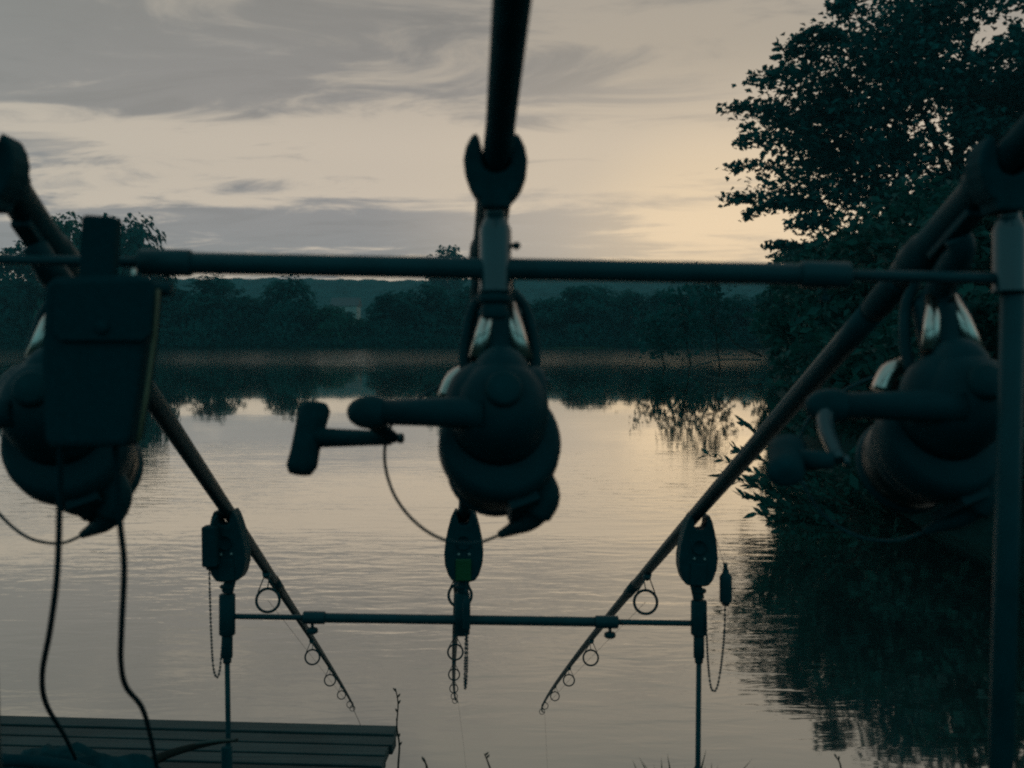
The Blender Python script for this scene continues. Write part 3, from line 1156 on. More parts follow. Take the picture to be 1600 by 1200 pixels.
stalk([(618, 1076), (622, 1100), (620, 1135), (624, 1165), (622, 1205), (622, 1290), (621, 1420)], 2.75, 0.0042, 'dry stalk rising past the right corner of the plank platform', 8, seed=1)
stalk([(757, 1178), (762, 1190), (770, 1215), (778, 1262)], 1.18, 0.0018, 'short thin stalk at the bottom edge below the central rod tip', 2, seed=2)
stalk([(1306, 1182), (1313, 1195), (1318, 1230), (1321, 1266)], 1.18, 0.0018, 'short thin stalk at the bottom edge under the dark tree reflection', 2, seed=3)
stalk([(664, 1190), (667, 1200), (669, 1230), (672, 1264)], 1.18, 0.0026, 'stubby dark stalk at the bottom edge right of the platform', 1, seed=4)

# ================================================================ the two goal-post rod stands
DR, DF = 0.507, 1.106             # distance of rear and front stand


def sleeve(px, py0, py1, wpx, d):
    r = wpx / 2 / FPX * d
    return U(px, py0, d), U(px, py1, d), r


rear = empty('rod_stand', Vector((0, DR, GROUND_Z)), 'wide metal goal-post rod stand nearest the camera, its bar crossing the whole picture', 'rod stand', 'rod stands')


def rear_y(px):
    return 405 + (px + 30) * (30 / 1610.0)


def add_tube(name, mat, parent, p0, p1, r, seg=20, bev=0.12):
    b = MB()
    b.cyl(p0, p1, r, seg, None, bev)
    return b.build(name, mat, parent)


PXR = DR / FPX
add_tube('crossbar', M['gun'], rear, U(225, rear_y(225), DR), U(1322, rear_y(1322), DR), 17 * PXR)
add_tube('crossbar_extension', M['gun'], rear, U(-52, rear_y(-52), DR), U(228, rear_y(228), DR), 8 * PXR)
add_tube('crossbar_extension', M['gun'], rear, U(1318, rear_y(1318), DR), U(1566, rear_y(1566), DR), 9 * PXR)
for (a, b_) in ((219, 300), (1250, 1328)):
    m = MB()
    m.cyl(U(a, rear_y(a), DR), U(b_, rear_y(b_), DR), 21 * PXR, 20)
    col_ = m.build('locking_collar', M['gun'], rear)
    k = MB()
    cx = (a + b_) / 2
    k.cyl(U(cx, rear_y(cx) + 20, DR), U(cx, rear_y(cx) + 34, DR), 3 * PXR, 10)
    k.cyl(U(cx, rear_y(cx) + 33, DR), U(cx, rear_y(cx) + 42, DR), 8 * PXR, 12)
    k.build('thumb_screw', M['black'], col_)


def t_piece(px, top, parent, mat, long=True, pxs=PXR, d=DR):
    """upright socket through the bar: collared head, stepped shoulder and base ring"""
    m = MB()
    m.lathe(U(px, 458, d), UPV, [(0, 0), (25 * pxs, 0), (27 * pxs, 2 * pxs), (26 * pxs, 6 * pxs), (25 * pxs, 8 * pxs), (25 * pxs, 98 * pxs), (23 * pxs, 104 * pxs), (18.5 * pxs, 114 * pxs), (17 * pxs, 118 * pxs),
                                (0, 118 * pxs)], 28)
    o = m.build('socket', mat, parent)
    s = MB()
    s.cyl(U(px, 346, d), U(px, top, d), 16.5 * pxs, 20)
    s.build('stem', mat, o)
    k = MB()
    k.cyl(U(px + 23, 384, d), U(px + 31, 384, d), 4.0 * pxs, 10)
    k.ball(U(px + 33, 384, d), 6.5 * pxs, 10, 7)
    k.build('thumb_screw', M['black'], o)
    return o


t_piece(774, 312, rear, M['steel'])
lower = MB()
lower.cyl(U(773, 459, DR), U(773, 474, DR), 27 * PXR, 24)
lower.cyl(U(773, 474, DR), U(773, 498, DR), 21 * PXR, 24)
lower.build('lock_nut', M['black'], rear)
for px in (1577, -52):
    t_piece(px, 330, rear, M['steel'])
    pz = U(px + 6, 459, DR)
    foot = Vector((pz.x + 0.004, pz.y + 0.01, GROUND_Z - 0.12))
    l = MB()
    l.cyl(pz, pz.lerp(foot, 0.35), 19 * PXR, 20)
    l.build('leg', M['gun'], rear)
    l = MB()
    l.cyl(pz.lerp(foot, 0.345), foot, 14 * PXR, 16)
    l.build('leg_extension', M['gun'], rear)

front_s = empty('rod_stand', Vector((-0.05, DF, GROUND_Z)), 'slim far goal-post rod stand carrying the three bite alarms', 'rod stand', 'rod stands')
PXF = DF / FPX


def front_y(px):
    return 963 + (px - 353) * (11 / 737.0)


add_tube('crossbar', M['gun'], front_s, U(478, front_y(478), DF), U(962, front_y(962), DF), 7.5 * PXF)
add_tube('crossbar_extension', M['gun'], front_s, U(353, front_y(353), DF), U(480, front_y(480), DF), 4.3 * PXF)
add_tube('crossbar_extension', M['gun'], front_s, U(960, front_y(960), DF), U(1090, front_y(1090), DF), 4.5 * PXF)
for (a, b_) in ((474, 508), (930, 966)):
    m = MB()
    m.cyl(U(a, front_y(a), DF), U(b_, front_y(b_), DF), 10 * PXF, 18)
    c_ = m.build('locking_collar', M['gun'], front_s)
    k = MB()
    cx = a + 14 if a < 600 else b_ - 13
    k.cyl(U(cx, front_y(cx) + 9, DF), U(cx, front_y(cx) + 17, DF), 2.5 * PXF, 8)
    k.lathe(U(cx, front_y(cx) + 16, DF), -UPV, [(0, 0), (7 * PXF, 0), (9 * PXF, 2 * PXF), (9 * PXF, 7 * PXF), (6 * PXF, 9 * PXF), (0, 9 * PXF)], 12)
    k.build('thumb_screw', M['black'], c_)
for (px, y0) in ((355, 928), (1092, 938), (722, 926)):
    m = MB()
    if px == 722:
        m.cyl(U(px, y0, DF), U(px, 992, DF), 12 * PXF, 18)
    else:
        m.cyl(U(px, y0, DF), U(px, 992, DF), 12.5 * PXF, 18)
        m.cyl(U(px, 991, DF), U(px, 1028, DF), 8.5 * PXF, 16)
        m.cyl(U(px, 1027, DF), U(px, 1036, DF), 6.5 * PXF, 16)
    m.build('socket', M['black'], front_s)
    if px != 722:
        pz = U(px, 1030, DF)
        foot = Vector((pz.x, pz.y, GROUND_Z - 0.14))
        l = MB()
        l.cyl(pz, pz.lerp(foot, 0.55) if px < 700 else foot, 4.2 * PXF, 12)
        l.build('leg', M['gun'], front_s)
        if px < 700:
            l = MB()
            l.cyl(U(px - 1, 1166, DF), foot, 8.5 * PXF, 14)
            l.build('ground_sleeve', M['black'], front_s)

# ================================================================ rods
rod_px = {'left': ((-12, 250), (357, 800), (552, 1108)), 'centre': ((777, 250), (726, 800), (716, 1097)), 'right': ((1568, 252), (1085, 806), (851, 1113))}
ring_px = {'left': [(417, 938, 20), (478, 1027, 12.5), (510, 1063, 9.5), (531, 1086, 7), (545, 1101, 5.5), (552, 1107, 4.5)],
           'centre': [(719, 930, 20), (712, 1019, 13), (713, 1054, 9.5), (714, 1076, 7), (716, 1088, 5.5), (717, 1095, 4.5)],
           'right': [(1020, 941, 20), (930, 1028, 13), (893, 1063, 9.5), (872, 1088, 7.5), (858, 1103, 5.5), (851, 1112, 4.5)]}
rod_lab = {'left': 'left fishing rod slanting from the left edge down to the plank platform',
           'centre': 'central fishing rod running straight up out of the top of the picture',
           'right': 'right fishing rod slanting down from the right edge, lit along its grip'}
rods, rod_fr, alarm_pt = {}, {}, {}
for key, (pr, pa, pt) in rod_px.items():
    R = U(*pr, DR)
    A = U(*pa, DF)
    a = (A - R).normalized()
    # the tip: carry the line on until it reaches the tip's row
    best = None
    for k in range(1200):
        q = R + a * (1.0 + k * 0.003)
        e = abs(proj(q)[1] - pt[1])
        if best is None or e < best[0]:
            best = (e, q)
    T0 = best[1]
    T = U(pt[0], pt[1], proj(T0)[2])
    butt = R - a * 0.16
    L1 = (A - R).length
    lt = (T - A).length

    def rod_at(s, R=R, A=A, T=T, a=a, L1=L1, lt=lt):
        """point s metres past the rear rest; beyond the alarm it bends a little to the tip"""
        if s <= L1:
            return R + a * s
        t = (s - L1) / lt
        return (A + a * (s - L1)).lerp(T, t * t) if t < 1 else T
    tot = L1 + lt
    n_ = a.cross(RGT).normalized()
    n_ = -n_ if n_.z < 0 else n_
    rt = a.cross(n_).normalized()
    rod_fr[key] = (R, a, n_, rt, rod_at, L1, tot)
    alarm_pt[key] = A
    e = empty('fishing_rod', R, rod_lab[key], 'fishing rod', 'fishing rods')
    rods[key] = e
    g = MB()     # butt grip
    prof = [(-0.16, 0.0085), (-0.155, 0.0088), (-0.10, 0.0080), (-0.03, 0.0072), (0.0, 0.0078), (0.006, 0.0085)]
    g.tube([rod_at(s) for s, _ in prof], [r for _, r in prof], 20)
    g.build('butt_grip', M['grip'], e)
    g = MB()     # reel seat with hoods and screw ring
    prof = [(0.0065, 0.0085), (0.010, 0.0108), (0.022, 0.0112), (0.027, 0.0095), (0.055, 0.0093), (0.082, 0.0095), (0.087, 0.0112), (0.102, 0.0116), (0.107, 0.0098), (0.114, 0.0100), (0.118, 0.0085)]
    g.tube([rod_at(s) for s, _ in prof], [r for _, r in prof], 22)
    g.build('reel_seat', M['black'], e)
    g = MB()     # foregrip
    prof = [(0.119, 0.0084), (0.123, 0.0094), (0.155, 0.0090), (0.166, 0.0078)]
    g.tube([rod_at(s) for s, _ in prof], [r for _, r in prof], 20)
    g.build('foregrip', M['grip'], e)
    g = MB()     # blank
    ns = 60
    S = [0.165 + (tot - 0.165) * k / ns for k in range(ns + 1)]
    g.tube([rod_at(s) for s in S], [0.0072 * (1 - k / ns) ** 0.9 + 0.0013 for k in range(ns + 1)], 16)
    g.build('blank', M['blank'], e)
    g = MB()
    sf = L1 + 0.32
    fr_ = 0.0072 * (1 - (sf - 0.165) / (tot - 0.165)) ** 0.9 + 0.0024
    g.tube([rod_at(sf), rod_at(sf + 0.05)], [fr_, fr_ * 0.96], 16)
    g.build('ferrule', M['black'], e)
    # guides
    ring_pts = []
    for (gx, gy, gr) in ring_px[key]:
        best = None
        for k in range(700):
            s = L1 + 0.05 + (tot - L1 - 0.05) * k / 699
            q = rod_at(s)
            d = proj(q)[2]
            rr = gr * d / FPX
            c = q - Vector((0, 0, rr * 2.35 if gr > 6 else rr * 1.5))
            er = abs(proj(c)[1] - gy)
            if best is None or er < best[0]:
                best = (er, s, q, rr, c)
        _, s, q, rr, c = best
        ax = (rod_at(min(tot, s + 0.02)) - rod_at(s - 0.02)).normalized()
        rx = ax.cross(Vector((0, 0, 1))).normalized()
        rz = rx.cross(ax).normalized()
        c = q - Vector((0, 0, (q - c).length))
        ring_pts.append(c)
        gm = MB()
        rad_b = 0.0072 * (1 - (s - 0.165) / (tot - 0.165)) ** 0.9 + 0.0013
        wr = max(0.0006, rr * 0.045)
        f1, f2 = q - ax * rr * 0.9 - rz * rad_b, q + ax * rr * 1.0 - rz * rad_b
        for sg in (-1, 1):
            gm.tube([f1 + ax * rr * 0.5, f1, c + rx * sg * rr * 0.75 + Vector((0, 0, rr * 0.66))], wr, 6)
        gm.tube([f2 - ax * rr * 0.5, f2, c + Vector((0, 0, rr * 1.0))], wr, 6)
        gm.tube([f1, f1 + ax * rr * 0.7], [rad_b * 0.7, rad_b * 0.9], 8)
        go = gm.build('guide', M['wire'], e)
        tg = MB()
        view_n = (ax * 0.35 + Vector((0, 1, -0.12))).normalized()
        tg.torus(c, view_n, rr * 0.9, max(0.0009, rr * 0.11), 30, 8)
        tg.build('guide_ring', M['black'], go)
    ring_c = [tuple(q) for q in ring_pts]
    ln = MB()
    for p_, q_ in zip(ring_c, ring_c[1:]):
        ln.tube([Vector(p_), Vector(q_)], 0.00028, 5)
    tl_ = rod_at(tot)
    drop = tl_ + Vector((0.02, 0.25, 0)) if key != 'left' else None
    if drop is not None:
        drop.z = -0.02
        ln.tube([tl_, tl_.lerp(drop, 0.5) + Vector((0, 0.02, 0)), drop], 0.00028, 5)
        ln.build('fishing_line', M['line'], e)
    if key == 'left':
        pts = catmull([tl_, U(562, 1130, proj(tl_)[2] + 0.03), U(572, 1158, proj(tl_)[2] + 0.06), U(577, 1190, proj(tl_)[2] + 0.08), Vector((U(580, 1230, 3.0).x, U(580, 1230, 3.0).y, PZ + 0.002))], 6)
        ln.tube(pts, 0.0009, 5)
        ln.build('fishing_line', M['line'], e)

# ================================================================ butt rests
rest_lab = {'left': 'black butt rest cup at the left edge under the left rod', 'centre': 'black butt rest cup gripping the central rod above the bar',
            'right': 'black butt rest cup at the right edge under the right rod'}
prof_c = [(744, 212), (736, 221), (729, 235), (725, 255), (727, 275), (734, 295), (742, 308), (752, 318), (752, 330), (796, 330), (796, 318), (806, 308), (815, 295), (822, 275), (824, 255), (820, 235),
          (813, 221), (806, 212), (801, 222), (798, 238), (797, 262), (790, 272), (775, 276), (761, 272), (755, 262), (754, 238), (750, 222)]


def solid_profile(mb, P2, org, X, Yv, Z, depth, sc, bev=0.08):
    """outline in pixels about its centre -> solid with softened rims; concave-safe side walls plus filled caps"""
    n = len(P2)
    pts = [org + X * (p[0] * sc) + Yv * (-p[1] * sc) for p in P2]
    mb.add([p - Z * depth / 2 for p in pts] + [p + Z * depth / 2 for p in pts],
           [(k, (k + 1) % n, n + (k + 1) % n, n + k) for k in range(n)] + [tuple(range(n))[::-1], tuple(range(n, 2 * n))], False)
    return mb


sock_x = {'left': -52, 'centre': 774, 'right': 1577}
for key in ('left', 'centre', 'right'):
    dx_ = {'left': -12 - 777, 'centre': 0, 'right': 1570 - 777}[key]
    dy_ = {'left': 0, 'centre': 0, 'right': 4}[key]
    org = U(775 + dx_, 262 + dy_, DR)
    e = empty('butt_rest', org - UPV * 0.022, rest_lab[key], 'butt rest', 'butt rests on the rear stand')
    b = MB()
    solid_profile(b, [(x - 775, y - 262) for x, y in prof_c], org, RGT, UPV, FWD, 0.020, PXR)
    b.build('cup', M['rubber'], e, 0.0035)
    b = MB()
    b.lathe(org + UPV * (-50 * PXR), -UPV, [(0, -0.002), (22 * PXR, -0.002), (22 * PXR, 3 * PXR), (19 * PXR, 5 * PXR), (19 * PXR, 14 * PXR), (0, 14 * PXR)], 18)
    b.build('base', M['black'], e)

# ================================================================ bite alarms
alarm_lab = {'left': 'left black bite alarm with small box clipped at its side', 'centre': 'middle black bite alarm with green panel under the central reel',
             'right': 'right black bite alarm beside the beaded drop chain'}
prof_a = [(-14, -56), (-19, -46), (-24, -28), (-28, -8), (-30, 12), (-29, 28), (-24, 44), (-18, 53), (-10, 55), (10, 55), (18, 53), (24, 44), (29, 28), (30, 12), (28, -8), (24, -28),
          (19, -46), (14, -56), (10, -54), (9, -44), (8, -36), (4, -33), (-4, -33), (-8, -36), (-9, -44), (-10, -54)]
a_pos = {'left': (357, 851, -3.5), 'centre': (725, 851, 0), 'right': (1089, 858, 2.5)}
for key in ('left', 'centre', 'right'):
    px, py, rot = a_pos[key]
    org = U(px, py, DF)
    cr, sr_ = math.cos(math.radians(rot)), math.sin(math.radians(rot))
    X = RGT * cr - UPV * sr_
    Yv = UPV * cr + RGT * sr_
    e = empty('bite_alarm', org - UPV * 0.05, alarm_lab[key], 'bite alarm', 'bite alarms on the far stand')
    b = MB()
    solid_profile(b, prof_a, org, X, Yv, FWD, 0.026, PXF)
    b.build('case', M['black'], e, 0.0045)
    b = MB()
    b.box(org - FWD * 0.0135 - Yv * 36 * PXF, 24 * PXF, 0.004, 34 * PXF, (X, FWD, Yv))
    b.build('battery_panel', M['green'] if key == 'centre' else M['black'], e, 0.0012)
    for sx in (-7, 9):
        b = MB()
        b.ball(org - FWD * 0.0135 + X * sx * PXF - Yv * 12 * PXF, 2.2 * PXF, 10, 6)
        b.build('indicator_light', M['lens'], e)
    b = MB()
    b.lathe(org - FWD * 0.013 + Yv * 6 * PXF, -FWD, [(12 * PXF, 0), (12 * PXF, 0.001), (10.5 * PXF, 0.002), (10 * PXF, 0.0008), (0, 0.0008)], 20)
    b.build('speaker_grille', M['rubber'], e)
    b = MB()
    b.cyl(org + Yv * -31 * PXF - X * 8 * PXF + Yv * 62 * PXF, org + Yv * 31 * PXF + X * 8 * PXF, 4 * PXF, 12)
    b.build('roller', M['gun'], e)
    b = MB()
    sx_ = {'left': 355, 'centre': 723, 'right': 1092}[key]
    b.cyl(org - Yv * 54 * PXF, U(sx_, 926 if key != 'right' else 936, DF), 9 * PXF, 14)
    b.cyl(U(sx_, 914 if key != 'right' else 920, DF), U(sx_, 919 if key != 'right' else 926, DF), 11.5 * PXF, 14)
    b.build('threaded_stem', M['black'], e)

# ================================================================ drop indicators on bead chains


def bead_chain(pts, r, step):
    q = catmull(pts, 10)
    m = MB()
    m.tube(q, r * 0.45, 5)
    acc = 0
    last = q[0]
    for p in q:
        acc += (p - last).length
        last = p
        if acc >= step:
            acc = 0
            m.ball(p, r, 6, 4)
    return m


def indicator(pts_chain, body, d, label, clip_to):
    px, y0, y1, wpx = body
    e = empty('drop_indicator', U(px, y1, d), label, 'bite indicator', 'drop indicators on chains')
    b = MB()
    L_ = (y1 - y0) * d / FPX
    r = wpx / 2 * d / FPX
    b.lathe(U(px, y1, d), UPV, [(0, 0), (r * 0.55, 0), (r * 0.6, L_ * 0.06), (r * 0.95, L_ * 0.1), (r, L_ * 0.14), (r, L_ * 0.8), (r * 0.8, L_ * 0.86), (r * 0.55, L_ * 0.9), (r * 0.5, L_), (0, L_)], 18)
    b.build('body', M['black'], e)
    c = MB()
    c.tube([U(px, y0 + 2, d), U(px - 1, y0 - 10, d)], r * 0.35, 8)
    c.tube([U(px, y0, d), U(*clip_to, d)], 0.0003, 5)
    c.build('line_clip', M['black'], e)
    ch = bead_chain([U(x, y, d + 0.004) for x, y in pts_chain], 0.0015, 0.0029)
    o = ch.build('chain', M['gun'], e)
    o['kind'] = 'stuff'


indicator([(1133, 945), (1132, 985), (1128, 1030), (1122, 1068), (1116, 1080), (1110, 1070), (1106, 1030), (1104, 985), (1103, 958)], (1134, 890, 946, 19), DF - 0.012,
          'slim black drop indicator hanging free on its beaded chain beside the right alarm', (1116, 832))
indicator([(327, 888), (328, 930), (330, 990), (333, 1040), (338, 1058), (343, 1050), (346, 1020), (348, 995)], (327, 836, 890, 16), DF - 0.02,
          'boxy black drop indicator tucked against the left alarm, chain looping below', (340, 812))
indicator([(728, 985), (727, 1020), (726, 1060), (727, 1077), (729, 1060), (730, 1020), (730, 990)], (729, 930, 988, 12), DF - 0.022,
          'black drop indicator hanging straight down under the middle alarm', (728, 905))
# the clip-on box at the left alarm's side belongs to its indicator
e = [o for o in bpy.data.objects if o.get('label', '').startswith('boxy black drop')][0]
b = MB()
b.box(U(329, 853, DF - 0.022), 22 * PXF, 0.016, 62 * PXF)
b.build('housing', M['rubber'], e, 0.002)
b = MB()
b.tube(catmull([U(335, 826, DF - 0.02), U(333, 815, DF - 0.02), U(340, 806, DF - 0.015)], 4), 0.0018, 6)
b.build('hinge_arm', M['black'], e)

# ================================================================ reels
SC = 1.0
S_reel = {'centre': 0.055, 'left': 0.055, 'right': 0.043}
KR = 0.82                         # reel size against the drawing below


def reel_frame(key):
    R, a, n_, rt, rod_at, L1, tot = rod_fr[key]
    o = rod_at(S_reel[key])
    X = RGT - a * RGT.dot(a)
    X.normalize()
    Nn = X.cross(a).normalized()
    # columns: x = right, y = forward along the rod, z = up off the rod
    return Matrix(((X.x, a.x, Nn.x, o.x), (X.y, a.y, Nn.y, o.y), (X.z, a.z, Nn.z, o.z), (0, 0, 0, 1))) @ Matrix.Scale(KR, 4)


MC = reel_frame('centre')
MCi = MC.inverted()


def UL(px, py, d):
    return MCi @ U(px, py, d * KR)


spool_c = UL(780, 700, 0.735)      # spool centre in reel space
reel_lab = {'left': 'black fishing reel at the left edge, its round back behind the hanging case', 'centre': 'black fishing reel hanging under the central rod, crank handle to the left',
            'right': 'black fishing reel at the right edge, handle knobs catching grey light'}
YF = Vector((0, 1, 0))
XR = Vector((1, 0, 0))
ZU = Vector((0, 0, 1))
spool_c = Vector((spool_c.x, spool_c.y, spool_c.z))


def lpart(mb, name, mat, parent, bevel=0.0):
    """a part already in its reel's own space"""
    me = mb.mesh(name, mat)
    o = bpy.data.objects.new(name, me)
    COL.objects.link(o)
    o.parent = parent
    if bevel:
        m = o.modifiers.new('bevel', 'BEVEL')
        m.width = bevel
        m.segments = 2
    return o


def make_reel(key, crank, stem, spin):
    Mx = reel_frame(key)
    e = empty('fishing_reel', Mx.translation, reel_lab[key], 'fishing reel', 'fishing reels', Mx)
    cx, cy, cz = spool_c
    # foot clamped along the rod, and the stem running down to the body
    f = MB()
    f.box(Vector((0, 0.014, -0.0105)), 0.013, 0.058, 0.009)
    lpart(f, 'foot', M['graphite'], e, 0.0015)
    hz = cz + 0.052
    yb = cy - 0.050
    for sg in (-1, 1):
        st = MB()
        st.tube([Vector((cx * 0.8 + sg * 0.0075, yb, hz + 0.040)), Vector((cx * 0.8 + sg * 0.0105, yb - 0.002, hz + 0.022)), Vector((cx * 0.85 + sg * 0.0165, yb, hz - 0.004))], [0.0042, 0.0058, 0.0066], 14)
        lpart(st, 'stem', M['chrome'], e)
    st = MB()
    st.tube(catmull([Vector((0, 0.012, -0.014)), Vector((cx * 0.4, 0.020, (hz + 0.03) * 0.5)), Vector((cx * 0.8, yb + 0.004, hz + 0.044)), Vector((cx * 0.8, yb + 0.010, hz + 0.02)), Vector((cx * 0.85, yb + 0.012, hz - 0.01))], 4),
            [0.009] * 5 + [0.0105] * 4 + [0.0165] * 4 + [0.0155] * 4, 18)
    lpart(st, 'neck', M['graphite'], e)
    st = MB()
    for sg in (-1, 1):
        st.tube(catmull([Vector((cx * 0.8 + sg * 0.010, yb + 0.012, hz + 0.056)), Vector((cx * 0.8 + sg * 0.020, yb + 0.012, hz + 0.040)), Vector((cx * 0.85 + sg * 0.0255, yb + 0.014, hz + 0.010)), Vector((cx * 0.85 + sg * 0.024, yb + 0.016, hz - 0.012))], 4), 0.0042, 10)
    lpart(st, 'yoke', M['black'], e)
    # gear housing: an egg whose blunt end faces the angler
    bc = Vector((cx * 0.85, cy - 0.052, cz + 0.012))
    b = MB()
    prof = [(0, -0.030), (0.013, -0.0285), (0.022, -0.024), (0.029, -0.015), (0.033, -0.002), (0.034, 0.014), (0.0345, 0.034), (0, 0.036)]
    b.lathe(bc, YF, prof, 32)
    b.ball(bc + Vector((-0.012, 0.006, 0.006)), 0.027, 18, 12, (1, 1.0, 1.05))
    b.ball(bc + Vector((0.0, 0.0, 0.020)), 0.022, 18, 12, (0.95, 1.1, 1.1))
    body = lpart(b, 'body', M['graphite'], e)
    b = MB()
    b.lathe(bc + YF * -0.036, YF, [(0, 0), (0.010, 0), (0.012, 0.002), (0.0125, 0.008), (0.011, 0.010), (0, 0.010)], 20)
    lpart(b, 'rear_cap', M['black'], body)
    b = MB()
    b.lathe(bc + Vector((0.008, 0.010, 0.010)), XR, [(0.024, 0), (0.0235, 0.018), (0.021, 0.0225), (0.012, 0.024), (0.011, 0.022), (0, 0.022)], 24)
    sc_ = lpart(b, 'side_cover', M['graphite'], body)
    b = MB()
    for k in range(3):
        an = k * 2.1 + 0.4
        b.cyl(bc + Vector((0.0300, 0.010 + 0.0155 * math.cos(an), 0.010 + 0.0155 * math.sin(an))), bc + Vector((0.0335, 0.010 + 0.0155 * math.cos(an), 0.010 + 0.0155 * math.sin(an))), 0.002, 8)
    lpart(b, 'screw', M['steel'], body)
    # rotor cup and its two arms
    r0 = MB()
    r0.lathe(Vector((cx, cy - 0.022, cz)), YF, [(0.016, -0.004), (0.038, -0.003), (0.0425, 0.001), (0.044, 0.008), (0.0445, 0.020), (0.042, 0.026), (0.020, 0.028)], 40)
    for ang in (math.radians(-68), math.radians(112)):
        dr = Vector((math.cos(ang), 0, math.sin(ang)))
        tg = YF.cross(dr)
        pts = [Vector((cx, cy, cz)) + dr * 0.043 + YF * y for y in (-0.012, 0.005, 0.022, 0.036)]
        for k, p in enumerate(pts[:-1]):
            r0.box((p + pts[k + 1]) / 2 + dr * 0.002, 0.008, 0.018, 0.022 - 0.003 * k, (dr, YF, tg))
    rot = lpart(r0, 'rotor', M['graphite'], e)
    # spool skirt, lip and wound line
    s = MB()
    s.lathe(Vector((cx, cy, cz)), YF, [(0.0, 0.002), (0.036, 0.002), (0.039, 0.004), (0.0395, 0.018), (0.036, 0.020), (0.034, 0.022), (0.034, 0.044), (0.0365, 0.046), (0.038, 0.050), (0.035, 0.053), (0.014, 0.053),
                                      (0.013, 0.060), (0.006, 0.062), (0, 0.062)], 40)
    sp = lpart(s, 'spool', M['graphite'], e)
    s = MB()
    s.torus(Vector((cx, cy - 0.0135, cz)), YF, 0.0412, 0.0019, 44, 8)
    lpart(s, 'rotor_ring', M['gun'], rot)
    s = MB()
    s.lathe(Vector((cx, cy, cz)), YF, [(0.0342, 0.0225), (0.0362, 0.024), (0.0362, 0.042), (0.0342, 0.0435)], 36)
    lpart(s, 'wound_line', M['line'], sp)
    # bail arm at lower right, wire round the left, back to the upper side
    base = UL(812, 815, 0.745)
    arm = MB()
    P3 = [UL(845, 790, 0.735), UL(826, 812, 0.742), UL(805, 824, 0.748), UL(780, 836, 0.752)]
    arm.tube(catmull(P3, 5), list(np.linspace(0.0115, 0.0028, 16)), 12)
    arm.tube(catmull([UL(838, 745, 0.73), UL(850, 775, 0.732), UL(838, 800, 0.735)], 4), [0.012] * 9, 12)
    lpart(arm, 'bail_arm', M['black'], rot)
    wire = MB()
    wp = [UL(x, y, d) for x, y, d in ((782, 836, 0.752), (740, 849, 0.76), (690, 842, 0.765), (648, 815, 0.77), (617, 775, 0.77), (602, 728, 0.77), (604, 685, 0.765), (622, 648, 0.76),
                                          (655, 622, 0.755), (690, 603, 0.75), (722, 592, 0.742))]
    wire.tube(catmull(wp, 6), 0.00125, 8)
    lpart(wire, 'bail_wire', M['wire'], rot)
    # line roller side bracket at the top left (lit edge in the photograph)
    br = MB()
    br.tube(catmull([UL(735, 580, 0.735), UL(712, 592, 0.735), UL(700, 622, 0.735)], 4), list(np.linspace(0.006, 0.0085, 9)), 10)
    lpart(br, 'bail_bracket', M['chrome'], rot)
    # crank: shaft from the housing to the left, hub, arm, knob
    h0 = UL(735, 644, 0.675)
    h1 = UL(596, 644, 0.69)
    axd = (h1 - h0).normalized()
    sh = MB()
    sh.tube([h0 - axd * 0.012, h0, h0.lerp(h1, 0.5), h1], [0.0128, 0.0112, 0.0096, 0.0088], 20)
    hd_ = lpart(sh, 'handle_shaft', M['graphite'], e)
    # in the crank's turning plane
    cdir = (YF * math.cos(crank) + ZU * math.sin(crank))
    cdir = (cdir - axd * cdir.dot(axd)).normalized()
    ctan = axd.cross(cdir)
    hub = MB()
    hub.ball(h1 + axd * 0.008, 0.0118, 16, 12, (1.45, 1, 1), (axd, cdir, ctan))
    lpart(hub, 'handle_hub', M['black'], hd_)
    L_ = 0.046 if key == 'centre' else 0.052
    end = h1 + axd * 0.006 + cdir * L_
    am = MB()
    ap = catmull([h1 + axd * 0.010, h1 + axd * 0.012 + cdir * L_ * 0.4, end], 5)
    am.tube(ap, list(np.linspace(0.0072, 0.0042, len(ap))), 12)
    lpart(am, 'crank_arm', M['graphite' if key != 'right' else 'steel'], hd_)
    k0, k1 = end + axd * 0.003, end + axd * stem
    kn = MB()
    kn.tube([k0, k0.lerp(k1, 0.3), k1], [0.0052, 0.0058, 0.0075], 14)
    lpart(kn, 'knob_stem', M['black'], hd_)
    kn = MB()
    kv = (ZU - axd * ZU.dot(axd)).normalized()
    kx = axd.cross(kv)
    kv, kx = kv * math.cos(spin) + kx * math.sin(spin), kx * math.cos(spin) - kv * math.sin(spin)
    # T-shaped paddle: a rounded bar standing across the stem
    pr = [(-0.0285, 0.004), (-0.0275, 0.0085), (-0.022, 0.0112), (-0.010, 0.0105), (0, 0.0108), (0.010, 0.0112), (0.022, 0.0118), (0.0265, 0.009), (0.0275, 0.004)]
    V, F = [], []
    seg = 18
    for (h, r) in pr:
        for q in range(seg):
            an = 2 * PI * q / seg
            V.append(k1 + axd * (0.008 + r * 1.05 * math.cos(an)) + kx * (r * 0.85 * math.sin(an)) + kv * h + axd * (-0.06 * h))
    for i in range(len(pr) - 1):
        for q in range(seg):
            q2 = (q + 1) % seg
            F.append((i * seg + q, i * seg + q2, (i + 1) * seg + q2, (i + 1) * seg + q))
    F.append(tuple(range(seg)))
    F.append(tuple(range((len(pr) - 1) * seg, len(pr) * seg)))
    kn.add(V, F, True)
    lpart(kn, 'handle_knob', M['rubber'], hd_)
    nt = MB()
    nt.cyl(end - axd * 0.0065, end - axd * 0.003, 0.004, 8)
    lpart(nt, 'nut', M['steel'], hd_)
    return e


make_reel('centre', math.radians(-2), 0.060, 0)
make_reel('left', math.radians(15), 0.062, 0)
make_reel('right', math.radians(243), 0.024, math.radians(50))

